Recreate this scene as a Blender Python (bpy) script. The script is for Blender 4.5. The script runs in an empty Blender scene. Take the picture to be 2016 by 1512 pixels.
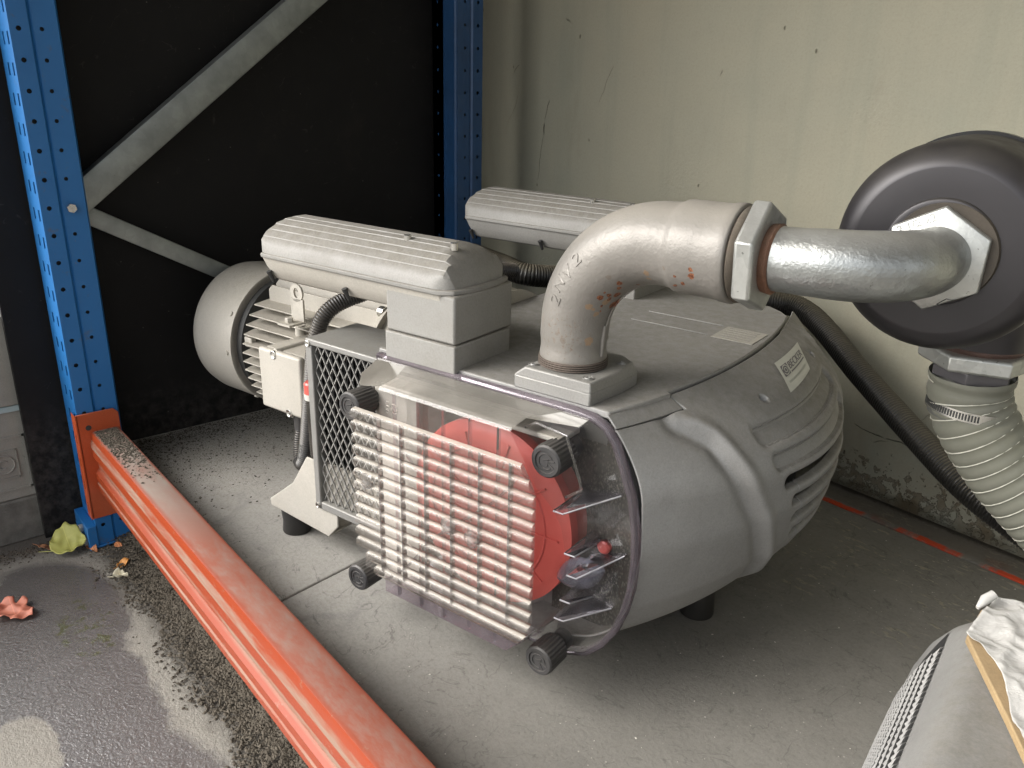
import bpy, bmesh, math, random
import numpy as np
from mathutils import Vector, Matrix, noise

scene = bpy.context.scene
COL = scene.collection
rnd = random.Random(7)
R = math.radians

# ------------------------------------------------------------------ camera, sky, sun, exposure
cam_data = bpy.data.cameras.new("camera")
cam = bpy.data.objects.new("camera", cam_data)
COL.objects.link(cam)
rx = Vector((0.637, 0.771, 0.022)); bz = Vector((0.717, -0.603, 0.350))
rx.normalize(); bz = (bz - rx * bz.dot(rx)).normalized(); uy = bz.cross(rx)
m = Matrix.Identity(4)
for i in range(3):
    m[i][0] = rx[i]; m[i][1] = uy[i]; m[i][2] = bz[i]
m.translation = (0, 0, 0.95)
cam.matrix_world = m
cam_data.sensor_width = 36.0
cam_data.lens = 1640 / 2016 * 36.0
cam_data.clip_start = 0.02
cam_data.clip_end = 500
cam_data.dof.use_dof = False
scene.camera = cam

SUN_EL, SUN_AZ = R(38), R(238)     # direction TO the sun, measured from +X
world = bpy.data.worlds.new("World"); scene.world = world; world.use_nodes = True
wn = world.node_tree; wn.nodes.clear()
sky = wn.nodes.new("ShaderNodeTexSky"); sky.sky_type = 'NISHITA'; sky.sun_disc = False
sky.sun_elevation = SUN_EL; sky.sun_rotation = math.pi / 2 - SUN_AZ
sky.air_density = 1.0; sky.dust_density = 4.0; sky.ozone_density = 1.0
hs = wn.nodes.new("ShaderNodeHueSaturation"); hs.inputs['Saturation'].default_value = 0.22
bg = wn.nodes.new("ShaderNodeBackground"); bg.inputs['Strength'].default_value = 0.15
wo = wn.nodes.new("ShaderNodeOutputWorld")
wn.links.new(sky.outputs[0], hs.inputs['Color']); wn.links.new(hs.outputs[0], bg.inputs[0]); wn.links.new(bg.outputs[0], wo.inputs[0])
sl = bpy.data.lights.new("sun", 'SUN'); sl.energy = 0.9; sl.angle = R(60); sl.color = (1.0, 0.965, 0.92)
so = bpy.data.objects.new("sun", sl); COL.objects.link(so)
dto = Vector((math.cos(SUN_AZ) * math.cos(SUN_EL), math.sin(SUN_AZ) * math.cos(SUN_EL), math.sin(SUN_EL)))
so.rotation_euler = dto.to_track_quat('Z', 'Y').to_euler()
scene.view_settings.view_transform = 'Standard'; scene.view_settings.look = 'None'
scene.view_settings.gamma = 1; scene.view_settings.use_curve_mapping = False
scene.view_settings.exposure = 1.34
scene.cycles.max_bounces = 10; scene.cycles.transparent_max_bounces = 24
scene.cycles.diffuse_bounces = 4; scene.cycles.glossy_bounces = 4
scene.cycles.caustics_reflective = False; scene.cycles.caustics_refractive = False
scene.cycles.sample_clamp_indirect = 4.0
scene.cycles.use_denoising = True

# ------------------------------------------------------------------ materials
def srgb(r, g, b):
    f = lambda c: (c / 255) / 12.92 if c / 255 <= 0.04045 else ((c / 255 + 0.055) / 1.055) ** 2.4
    return (f(r), f(g), f(b))

class NT:
    def __init__(s, name):
        s.m = bpy.data.materials.new(name); s.m.use_nodes = True
        s.t = s.m.node_tree; s.t.nodes.clear()
        s.out = s.n("ShaderNodeOutputMaterial")
        s.tc = s.n("ShaderNodeTexCoord"); s.geo = s.n("ShaderNodeNewGeometry")
        s.obj = s.tc.outputs['Object']
    def n(s, typ, **kw):
        nd = s.t.nodes.new(typ)
        for k, v in kw.items():
            setattr(nd, k, v)
        return nd
    def l(s, a, b):
        s.t.links.new(a, b)
    def inp(s, node, key, v):
        if isinstance(v, bpy.types.NodeSocket):
            s.l(v, node.inputs[key])
        else:
            if isinstance(v, tuple) and len(v) == 3 and node.inputs[key].type == 'RGBA': v = (*v, 1)
            node.inputs[key].default_value = v
    def noise(s, scale, detail=4, rough=.55, vec=None, dist=0):
        nd = s.n("ShaderNodeTexNoise"); nd.inputs['Scale'].default_value = scale
        nd.inputs['Detail'].default_value = detail; nd.inputs['Roughness'].default_value = rough
        nd.inputs['Distortion'].default_value = dist
        s.l(vec or s.obj, nd.inputs['Vector']); return nd.outputs['Fac']
    def voro(s, scale, feature='F1', vec=None, out='Distance'):
        nd = s.n("ShaderNodeTexVoronoi"); nd.feature = feature; nd.inputs['Scale'].default_value = scale
        s.l(vec or s.obj, nd.inputs['Vector']); return nd.outputs[out]
    def ramp(s, fac, stops, interp='LINEAR'):
        nd = s.n("ShaderNodeValToRGB"); nd.color_ramp.interpolation = interp
        while len(nd.color_ramp.elements) < len(stops): nd.color_ramp.elements.new(0.5)
        for e, (p, c) in zip(nd.color_ramp.elements, stops):
            e.position = p; e.color = (c, c, c, 1) if isinstance(c, (int, float)) else (*c, 1)
        s.l(fac, nd.inputs[0]); return nd.outputs[0]
    def math(s, op, a, b=0.0, c=None, clamp=False):
        nd = s.n("ShaderNodeMath", operation=op, use_clamp=clamp)
        s.inp(nd, 0, a); s.inp(nd, 1, b)
        if c is not None: s.inp(nd, 2, c)
        return nd.outputs[0]
    def step(s, v, lo, hi):
        nd = s.n("ShaderNodeMapRange"); nd.interpolation_type = 'SMOOTHSTEP'
        s.inp(nd, 'Value', v); nd.inputs['From Min'].default_value = lo; nd.inputs['From Max'].default_value = hi
        return nd.outputs[0]
    def mix(s, fac, a, b, mode='MIX'):
        nd = s.n("ShaderNodeMix", data_type='RGBA', blend_type=mode)
        ins = [i for i in nd.inputs if i.enabled]
        for sock, v in zip(ins, (fac, a, b)):
            if isinstance(v, bpy.types.NodeSocket): s.l(v, sock)
            else: sock.default_value = (*v, 1) if isinstance(v, tuple) and len(v) == 3 else v
        return [o for o in nd.outputs if o.enabled][0]
    def xyz(s, vec=None):
        nd = s.n("ShaderNodeSeparateXYZ"); s.l(vec or s.obj, nd.inputs[0]); return nd.outputs
    def scaled(s, v, vec=None, loc=(0, 0, 0)):
        nd = s.n("ShaderNodeMapping"); nd.inputs['Scale'].default_value = v; nd.inputs['Location'].default_value = loc
        s.l(vec or s.obj, nd.inputs[0]); return nd.outputs[0]
    def upness(s):
        return s.math('MAXIMUM', s.xyz(s.geo.outputs['Normal'])[2], 0.0)
    def bump(s, h, strength, dist=.001, prev=None):
        nd = s.n("ShaderNodeBump"); nd.inputs['Strength'].default_value = strength; nd.inputs['Distance'].default_value = dist
        s.l(h, nd.inputs['Height'])
        if prev: s.l(prev, nd.inputs['Normal'])
        return nd.outputs[0]
    def bsdf(s, color, rough=.5, metal=0.0, normal=None, spec=None, coat=None):
        b = s.n("ShaderNodeBsdfPrincipled")
        s.inp(b, 'Base Color', color); s.inp(b, 'Roughness', rough); s.inp(b, 'Metallic', metal)
        if normal: s.l(normal, b.inputs['Normal'])
        if spec is not None: b.inputs['Specular IOR Level'].default_value = spec
        if coat is not None: s.inp(b, 'Coat Weight', coat); b.inputs['Coat Roughness'].default_value = .12
        return b.outputs[0]
    def done(s, sh):
        s.l(sh, s.out.inputs[0]); return s.m

DUST = (0.33, 0.295, 0.235)

def paint(name, col, rough=.45, metal=0.0, var=.12, dust=.5, grain=1.0, spots=0.0, dustc=DUST, nscale=9, spec=.5, allover=.45):
    t = NT(name)
    n1 = t.noise(nscale, 5, .6); n2 = t.noise(nscale * 7, 4, .6); n3 = t.noise(700, 2, .5)
    dark = tuple(c * (1 - var * 2.2) for c in col); lite = tuple(min(1, c * (1 + var)) for c in col)
    c = t.mix(t.ramp(n1, [(.3, 0.0), (.7, 1.0)]), dark, lite)
    c = t.mix(t.math('MULTIPLY', t.ramp(n3, [(.35, 0.0), (.75, 1.0)]), .25), c, tuple(min(1, v * 1.5) for v in col))
    fg = t.noise(330, 3, .8); c = t.mix(t.math('MULTIPLY', t.ramp(fg, [(.46, 0.0), (.66, 1.0)]), .30), c, tuple(v * .62 for v in col))
    if spots:
        v = t.step(t.noise(90, 3, .7), .66, .70)
        c = t.mix(t.math('MULTIPLY', v, spots), c, (.05, .035, .025))
    up = t.step(t.upness(), .15, .95)
    dm = t.math('MULTIPLY', t.math('MULTIPLY', up, dust), t.ramp(n2, [(.25, .55), (.65, 1.0)]), clamp=True)
    dall = t.math('MULTIPLY', t.ramp(t.noise(5, 5, .7), [(.35, 0.0), (.7, 1.0)]), dust * allover)
    dm = t.math('MAXIMUM', dm, dall)
    fd = t.ramp(t.noise(260, 4, .8), [(.38, 0.0), (.66, 1.0)])
    c = t.mix(dm, c, t.mix(fd, tuple(v * .80 for v in dustc), tuple(min(1, v * 1.15) for v in dustc)))
    blot = t.math('MULTIPLY', t.step(t.noise(26, 6, .75), .58, .72), .16); c = t.mix(blot, c, tuple(v * .45 for v in dustc))
    rr = t.math('ADD', t.math('MULTIPLY', dm, .4), t.math('ADD', t.math('MULTIPLY', n2, .2), rough - .1), clamp=True)
    nm = t.bump(t.noise(620, 3, .6), .22 * grain, .0006)
    mt = t.math('MULTIPLY', t.math('SUBTRACT', 1.0, dm, clamp=True), metal)
    return t.done(t.bsdf(c, rr, mt, nm, spec))

def plain(name, col, rough=.5, metal=0.0, spec=.5, bump=0.0, bs=400, var=.1):
    t = NT(name)
    n = t.noise(25, 4, .6)
    c = t.mix(n, tuple(v * (1 - var * 2) for v in col), tuple(min(1, v * (1 + var * 2)) for v in col))
    nm = t.bump(t.noise(bs, 3), bump, .0006) if bump else None
    return t.done(t.bsdf(c, rough, metal, nm, spec))

def galv(name, col=(.50, .52, .50), rough=.36, bump=.5, dust=.25, mottle=1.0):
    t = NT(name)
    w = t.voro(70, 'F1', out='Color'); g = t.xyz(w)[0]
    n = t.noise(18, 5, .6)
    c = t.mix(t.math('MULTIPLY', g, .5 * mottle), col, tuple(v * .68 for v in col))
    c = t.mix(t.ramp(n, [(.35, 0.0), (.7, .6)]), c, tuple(v * .6 for v in col))
    sp = t.step(t.noise(130, 3, .7), .66, .72)
    c = t.mix(t.math('MULTIPLY', sp, .5 * mottle), c, (.07, .07, .06))
    up = t.math('MULTIPLY', t.step(t.upness(), .2, 1.0), dust)
    c = t.mix(up, c, DUST)
    rr = t.math('ADD', t.math('MULTIPLY', n, .25), rough - .08)
    h = t.math('ADD', t.noise(75, 3, .5), t.math('MULTIPLY', t.noise(300, 3, .6), .35))
    nm = t.bump(h, bump, .0016)
    return t.done(t.bsdf(c, rr, t.math('SUBTRACT', .85, up), nm))

# silver hammered paint of the pump
M_PUMP = paint("pump_silver_paint", (.345, .341, .33), .52, .45, .07, .82, 1.7, .0, dustc=(.19, .176, .148))
M_PUMPF = paint("pump_silver_paint_fins", (.46, .435, .385), .5, .1, .07, .70, 1.0, .0, dustc=(.38, .345, .28))
M_RIM = paint("cast_frame_paint", (.30, .295, .28), .46, .45, .06, .55, .9, dustc=(.21, .195, .16))
M_SIL = paint("silencer_paint", (.29, .283, .265), .58, .15, .05, .95, 1.0, .0, dustc=(.20, .184, .152))
M_DARKMETAL = plain("dark_inner_housing", (.035, .035, .034), .55, .1, bump=.3)
M_BLACKP = paint("black_rubber", (.018, .018, .019), .5, 0, .15, .30, .3, dustc=(.18, .16, .12))
M_KNOB = paint("knob_plastic", (.045, .044, .045), .42, 0, .12, .35, .3, dustc=(.2, .18, .15))
M_CONDUIT = paint("conduit_plastic", (.022, .022, .024), .34, 0, .15, .42, .2, dustc=(.24, .205, .15))
M_CONDUITD = paint("dusty_conduit", (.24, .225, .195), .6, 0, .15, .5, .2)
M_HOSEB = paint("dusty_black_hose", (.008, .008, .008), .4, 0, .15, 0.9, .2, dustc=(.13, .112, .075), allover=.1)
M_GALV = galv("galvanised_pipe", (.43, .445, .435), .32, .62, .42)
M_NUT = galv("galvanised_nut", (.60, .61, .58), .42, .35, .3, 1.3)
M_BRACE = galv("galvanised_brace", (.34, .36, .345), .5, .2, .2, .7)
M_STEEL = plain("bright_steel", (.62, .61, .57), .25, .95, var=.08)
M_BEAMO = None
M_RED = None

SPOTS = [(0.0740, -0.0298, 0.1174, 0.0031, 0), (0.0709, -0.0232, 0.1098, 0.0027, 0), (0.0645, -0.0151, 0.0996, 0.0036, 0), (0.0581, -0.0236, 0.0995, 0.0024, 0), (0.0566, -0.0193, 0.0943, 0.0024, 0), (0.0496, -0.0293, 0.0964, 0.0030, 0), (0.0560, -0.0291, 0.1034, 0.0017, 0), (0.0579, -0.0022, 0.0887, 0.0030, 0), (0.0526, -0.0198, 0.0897, 0.0036, 1), (0.0540, -0.0065, 0.0840, 0.0039, 0), (0.0373, -0.0322, 0.0842, 0.0033, 1), (0.0481, -0.0214, 0.0850, 0.0018, 0), (0.0407, -0.0274, 0.0806, 0.0021, 1), (0.0421, -0.0222, 0.0742, 0.0027, 1), (0.0455, -0.0191, 0.0772, 0.0012, 0), (0.0645, -0.0382, 0.1240, 0.0024, 2), (0.0906, -0.0177, 0.1161, 0.0016, 0), (0.1091, -0.0368, 0.1355, 0.0030, 1), (0.1338, -0.0475, 0.1454, 0.0021, 2), (0.1462, -0.0447, 0.1390, 0.0015, 0), (0.1653, -0.0487, 0.1493, 0.0021, 0), (0.1654, -0.0460, 0.1425, 0.0027, 0), (0.1437, -0.0361, 0.1276, 0.0015, 0), (0.1537, -0.0395, 0.1314, 0.0021, 0), (0.1103, -0.0308, 0.1285, 0.0018, 1), (0.0348, -0.0225, 0.0400, 0.0042, 1), (0.0093, -0.0402, 0.0391, 0.0030, 2), (0.0423, -0.0437, 0.1373, 0.0009, 2), (0.0011, -0.0414, 0.0465, 0.0018, 2), ]
def mk_cast():
    t = NT("cast_elbow_paint")
    base = (.245, .230, .207)
    n = t.noise(14, 5, .6); n2 = t.noise(60, 4, .6)
    c = t.mix(t.ramp(n, [(.3, 0.0), (.7, 1.0)]), tuple(v * .86 for v in base), tuple(v * 1.08 for v in base))
    # yellowish streak on the outer bend
    x, y, z = t.xyz()
    # rust, thick around the inner side of the bend and fine lower down
    def blob(cx, cy, cz, r0, r1):
        s = t.n("ShaderNodeVectorMath", operation='DISTANCE'); t.l(t.obj, s.inputs[0]); s.inputs[1].default_value = (cx, cy, cz)
        return t.math('SUBTRACT', 1.0, t.step(s.outputs['Value'], r0, r1))
    warp = t.n("ShaderNodeVectorMath", operation='MULTIPLY_ADD')
    nn = t.n("ShaderNodeTexNoise"); nn.inputs['Scale'].default_value = 230; nn.inputs['Detail'].default_value = 3; t.l(t.obj, nn.inputs['Vector'])
    t.l(nn.outputs['Color'], warp.inputs[0]); warp.inputs[1].default_value = (.0065, .0065, .0065)
    sh = t.n("ShaderNodeVectorMath", operation='SUBTRACT'); t.l(t.obj, sh.inputs[0]); sh.inputs[1].default_value = (.00325, .00325, .00325); t.l(sh.outputs[0], warp.inputs[2])
    masks = [None, None, None]
    for (sx, sy, sz, sr, kk) in SPOTS:
        dn = t.n("ShaderNodeVectorMath", operation='DISTANCE'); t.l(warp.outputs[0], dn.inputs[0]); dn.inputs[1].default_value = (sx, sy, sz)
        q = t.math('SUBTRACT', 1.0, t.step(dn.outputs['Value'], sr * 1.05, sr * 1.45))
        masks[kk] = q if masks[kk] is None else t.math('MAXIMUM', masks[kk], q)
    fine = t.math('MULTIPLY', t.step(t.noise(230, 3, .7), .57, .63), blob(.005, -.040, .050, .012, .036))
    fine2 = t.math('MULTIPLY', t.step(t.noise(120, 3, .7), .62, .68), blob(.01, -.04, .03, .02, .05))
    rcol = t.mix(t.ramp(t.noise(420, 3, .6), [(.4, 0.0), (.6, 1.0)]), (.13, .042, .022), (.33, .135, .065))
    c = t.mix(t.math('MULTIPLY', masks[2], .8), c, (.20, .17, .14)); c = t.mix(t.math('MULTIPLY', masks[1], .85), c, (.34, .23, .14)); c = t.mix(masks[0], c, rcol)
    c = t.mix(t.math('MULTIPLY', t.math('MAXIMUM', fine, fine2), .65), c, (.20, .14, .09))
    streak = t.math('MULTIPLY', t.step(t.noise(22, 4, .6, vec=t.scaled((1, 1, .3))), .5, .62), blob(-.045, 0, .08, .02, .06))
    c = t.mix(t.math('MULTIPLY', streak, .45), c, (.40, .28, .13))
    low = t.math('SUBTRACT', 1.0, t.step(z, .004, .014))
    c = t.mix(t.math('MULTIPLY', low, t.step(n2, .4, .6)), c, (.14, .07, .05))
    up = t.math('MULTIPLY', t.step(t.upness(), .35, .95), .62)
    c = t.mix(up, c, (.27, .245, .20))
    h = t.math('ADD', t.noise(170, 3, .55), t.math('MULTIPLY', t.noise(480, 2, .5), .4))
    nm = t.bump(h, .42, .0013)
    return t.done(t.bsdf(c, t.math('ADD', t.math('MULTIPLY', up, .45), t.math('ADD', t.math('MULTIPLY', n2, .2), .36)), t.math('SUBTRACT', .28, t.math('MULTIPLY', up, .6), clamp=True), nm))
M_CAST = mk_cast()

def mk_can():
    t = NT("canister_black_metal")
    n = t.noise(10, 4, .6, vec=t.scaled((1, 1, 1)))
    c = t.mix(n, (.030, .028, .030), (.048, .045, .048))
    up = t.math('MULTIPLY', t.step(t.upness(), .1, .8), t.ramp(t.noise(30, 5, .65), [(.3, .2), (.7, .85)]))
    c = t.mix(up, c, (.065, .058, .049))
    nm = t.bump(t.noise(900, 2), .1, .0004)
    return t.done(t.bsdf(c, t.math('ADD', t.math('MULTIPLY', up, .35), .36), .45, nm, .6))
M_CAN = mk_can()

def mk_clear(name, tint=(.95, .94, .95), dust=.06, up_dust_sheen=.25, edge=0.0, rough=.04, grime=0.0, ior=1.5, dcol=(.50, .47, .41), mott=.5, bumpk=.10, u0=.3, u1=1.0):
    t = NT(name)
    tr = t.n("ShaderNodeBsdfTransparent"); t.inp(tr, 'Color', tint)
    gl = t.n("ShaderNodeBsdfGlossy"); gl.inputs['Roughness'].default_value = rough
    nm = t.bump(t.noise(40, 2, .5), bumpk, .0006); t.l(nm, gl.inputs['Normal'])
    fr = t.n("ShaderNodeFresnel"); fr.inputs['IOR'].default_value = ior; t.l(nm, fr.inputs['Normal'])
    m1 = t.n("ShaderNodeMixShader"); t.l(fr.outputs[0], m1.inputs[0]); t.l(tr.outputs[0], m1.inputs[1]); t.l(gl.outputs[0], m1.inputs[2])
    df = t.n("ShaderNodeBsdfDiffuse"); t.inp(df, 'Color', dcol)
    up = t.step(t.upness(), u0, u1)
    d = t.math('ADD', t.math('MULTIPLY', up, up_dust_sheen), dust)
    d = t.math('MULTIPLY', d, t.ramp(t.noise(14, 6, .7), [(.3, 1 - mott), (.7, 1 + mott)]), clamp=True)
    if grime:
        x, y, z = t.xyz()
        g = t.math('MULTIPLY', t.math('SUBTRACT', 1.0, t.step(z, .085, .135)), t.ramp(t.noise(60, 5, .75), [(.42, 0.0), (.62, 1.0)]))
        sp = t.step(t.noise(300, 3, .7), .60, .68)
        d = t.math('MAXIMUM', d, t.math('MULTIPLY', g, grime))
        d = t.math('MAXIMUM', d, t.math('MULTIPLY', sp, .35))
    m2 = t.n("ShaderNodeMixShader"); t.l(d, m2.inputs[0]); t.l(m1.outputs[0], m2.inputs[1]); t.l(df.outputs[0], m2.inputs[2])
    return t.done(m2.outputs[0])
M_CLEAR = mk_clear("clear_plastic", (.97, .965, .975), .075, .10, mott=.3, rough=.10, ior=1.33)
M_CLEARF = mk_clear("clear_plastic_fluted", (.98, .975, .975), .075, .42, rough=.16, grime=.55, ior=1.4, dcol=(.68, .62, .53), mott=.2, u0=.30, u1=.85, bumpk=.04)  # sky reflection and dust painted as pale diffuse on the flutes' upper sides
M_HAZE = mk_clear("clear_plastic_hazy", (.98, .97, .97), .12, .1, rough=.2, ior=1.3, dcol=(.46, .43, .39), mott=.2)
M_LENS = mk_clear("clear_plastic_lens", (.82, .81, .88), .20, .2, rough=.07, ior=1.7, dcol=(.36, .36, .44), mott=.2)
M_XRIB = mk_clear("clear_plastic_crossrib", (.90, .89, .89), .24, .2, rough=.15, ior=1.3, dcol=(.38, .36, .35), mott=.2)
M_CLEARE = mk_clear("clear_plastic_edge", (.80, .76, .80), .22, .2, rough=.10, dcol=(.30, .26, .28))
M_CLEARFIN = mk_clear("clear_plastic_rib", (.93, .92, .94), .03, .03, rough=.08, ior=1.25, dcol=(.42, .40, .42))
M_RIBEDGE = mk_clear("clear_plastic_bright_edge", (.9, .9, .92), .42, .2, rough=.15, dcol=(.62, .60, .62))
M_HOSEC = mk_clear("clear_pvc_hose", (.74, .74, .66), .50, .08, rough=.28, dcol=(.30, .30, .245), mott=.12)
M_HOSEW = plain("hose_spiral", (.55, .54, .46), .35)

def mk_red():
    t = NT("red_filter_plastic")
    c = t.mix(t.noise(20, 4), (.50, .075, .062), (.62, .13, .105))
    return t.done(t.bsdf(c, .35, 0, None, .5))
M_RED = mk_red()
M_FILTER = plain("filter_paper", (.40, .38, .34), .8)

def mk_weave():
    t = NT("chamber_weave")
    v = t.voro(330, vec=t.scaled((1, .2, .55)))
    n = t.noise(25, 5, .7)
    c = t.mix(t.math('SUBTRACT', 1.0, t.step(v, .25, .5)), (.018, .018, .017), (.085, .08, .07))
    c = t.mix(t.math('MULTIPLY', t.ramp(n, [(.45, 0.0), (.7, 1.0)]), .5), c, (.15, .135, .11))
    return t.done(t.bsdf(c, .8, 0, t.bump(v, .3, .0006), .15))
M_WEAVE = mk_weave()

def mk_beam():
    t = NT("orange_beam_paint")
    x, y, z = t.xyz()
    n = t.noise(12, 6, .65, vec=t.scaled((.5, 1.5, 1))); nf = t.noise(420, 3, .6)
    c = t.mix(t.noise(6, 3), (.25, .037, .010), (.30, .048, .014))
    up = t.step(t.upness(), .55, .95)
    # dust: heavy near the post (local x small), thinning along the beam; in the grooves
    far = t.math('SUBTRACT', 1.0, t.step(t.math('ADD', x, t.math('MULTIPLY', t.math('SUBTRACT', n, .5), .35)), .26, .78))
    heavy = t.math('MULTIPLY', far, t.ramp(n, [(.30, .62), (.55, 1.0)]))
    light = t.math('ADD', t.ramp(n, [(.35, .22), (.75, .40)]), t.math('MULTIPLY', t.ramp(t.noise(90, 4, .7, vec=t.scaled((.35, 1, 1), loc=(0, 0, 0))), [(.42, 0.0), (.7, .3)]), 1.0))
    d = t.math('MULTIPLY', up, t.math('MAXIMUM', heavy, light))
    edge = t.step(t.math('ABSOLUTE', t.math('SUBTRACT', y, .035)), .016, .027)
    d = t.math('MULTIPLY', d, t.math('SUBTRACT', 1.0, t.math('MULTIPLY', edge, .85)))
    c = t.mix(d, c, t.mix(n, (.20, .172, .145), (.30, .265, .225)))
    # scuffed dirt in the web
    band = lambda lo, hi: t.math('MULTIPLY', t.step(z, lo, lo + .003), t.math('SUBTRACT', 1.0, t.step(z, hi - .003, hi)))
    g = t.math('MULTIPLY', t.math('MULTIPLY', t.math('MAXIMUM', band(.043, .068), t.math('MAXIMUM', band(.012, .022), band(.092, .112))), t.math('SUBTRACT', 1.0, up)),
               t.ramp(t.noise(38, 5, .7, vec=t.scaled((.12, 1, 1))), [(.34, 0.0), (.56, .85)]))
    c = t.mix(g, c, (.27, .20, .15))
    sc_ = t.math('MULTIPLY', t.step(t.noise(70, 5, .75, vec=t.scaled((.5, 1, 1))), .60, .68), .5); c = t.mix(sc_, c, (.26, .16, .11))
    nm = t.bump(t.noise(240, 3), .2, .0006)
    return t.done(t.bsdf(c, t.math('ADD', t.math('MULTIPLY', t.math('MAXIMUM', d, g), .4), .38), 0.0, nm, .32))
M_BEAMO = mk_beam()
M_ORANGE = paint("orange_connector_paint", (.48, .075, .018), .38, 0, .06, .25, .4, .15)
def mk_blue():
    t = NT("blue_post_paint")
    c = t.mix(t.noise(7, 5, .6), (.012, .115, .33), (.022, .165, .43))
    sc = t.step(t.noise(60, 4, .75), .68, .72)
    c = t.mix(t.math('MULTIPLY', sc, .55), c, (.16, .13, .11))
    ru = t.math('MULTIPLY', t.step(t.noise(28, 5, .7), .60, .70), .5)
    c = t.mix(ru, c, (.09, .10, .12))
    return t.done(t.bsdf(c, .42, 0, t.bump(t.noise(200, 3), .12, .0005)))
M_BLUE = mk_blue()
M_BLUED = paint("rear_post_blue", (.012, .062, .165), .45, 0, .15, .25, .4, .3, dustc=(.09, .09, .09), allover=.5)  # rear post, a darker blue than the front one

def mk_panel():
    t = NT("black_panel_board")
    n = t.noise(6, 6, .65); n2 = t.noise(45, 5, .7)
    c = t.mix(n, (.0060, .0057, .0058), (.0150, .0140, .0132))
    sc = t.step(t.noise(3.5, 6, .75, vec=t.scaled((1, 1, .6), loc=(4, 0, 1))), .56, .72); c = t.mix(t.math('MULTIPLY', sc, .5), c, (.026, .022, .018))
    ln = t.math('SUBTRACT', 1.0, t.step(t.math('ABSOLUTE', t.math('SUBTRACT', t.noise(4.5, 3, .5, dist=2.0), .5)), .0, .005)); c = t.mix(t.math('MULTIPLY', t.math('MULTIPLY', ln, t.step(n2, .5, .62)), .5), c, (.05, .047, .043))
    pn = t.math('SUBTRACT', 1.0, t.step(t.voro(22), .02, .035)); c = t.mix(t.math('MULTIPLY', pn, .7), c, (.12, .115, .10))
    s = t.math('MULTIPLY', t.step(n, .56, .66), t.step(n2, .58, .66))
    c = t.mix(t.math('MULTIPLY', s, .30), c, (.04, .038, .035))
    sp = t.step(t.voro(38), .035, .02)
    x, y, z = t.xyz()
    low = t.math('SUBTRACT', 1.0, t.step(z, .0, .16))
    c = t.mix(t.math('MULTIPLY', low, t.ramp(n2, [(.4, 0.0), (.7, .45)])), c, (.10, .09, .08))
    return t.done(t.bsdf(c, .6, 0, t.bump(n2, .1, .0005), .18))
M_PANEL = mk_panel()

def crackmask(t, pts_list, width, vec):
    """union of thin line segments in the wall plane"""
    cur = None
    return cur

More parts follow.
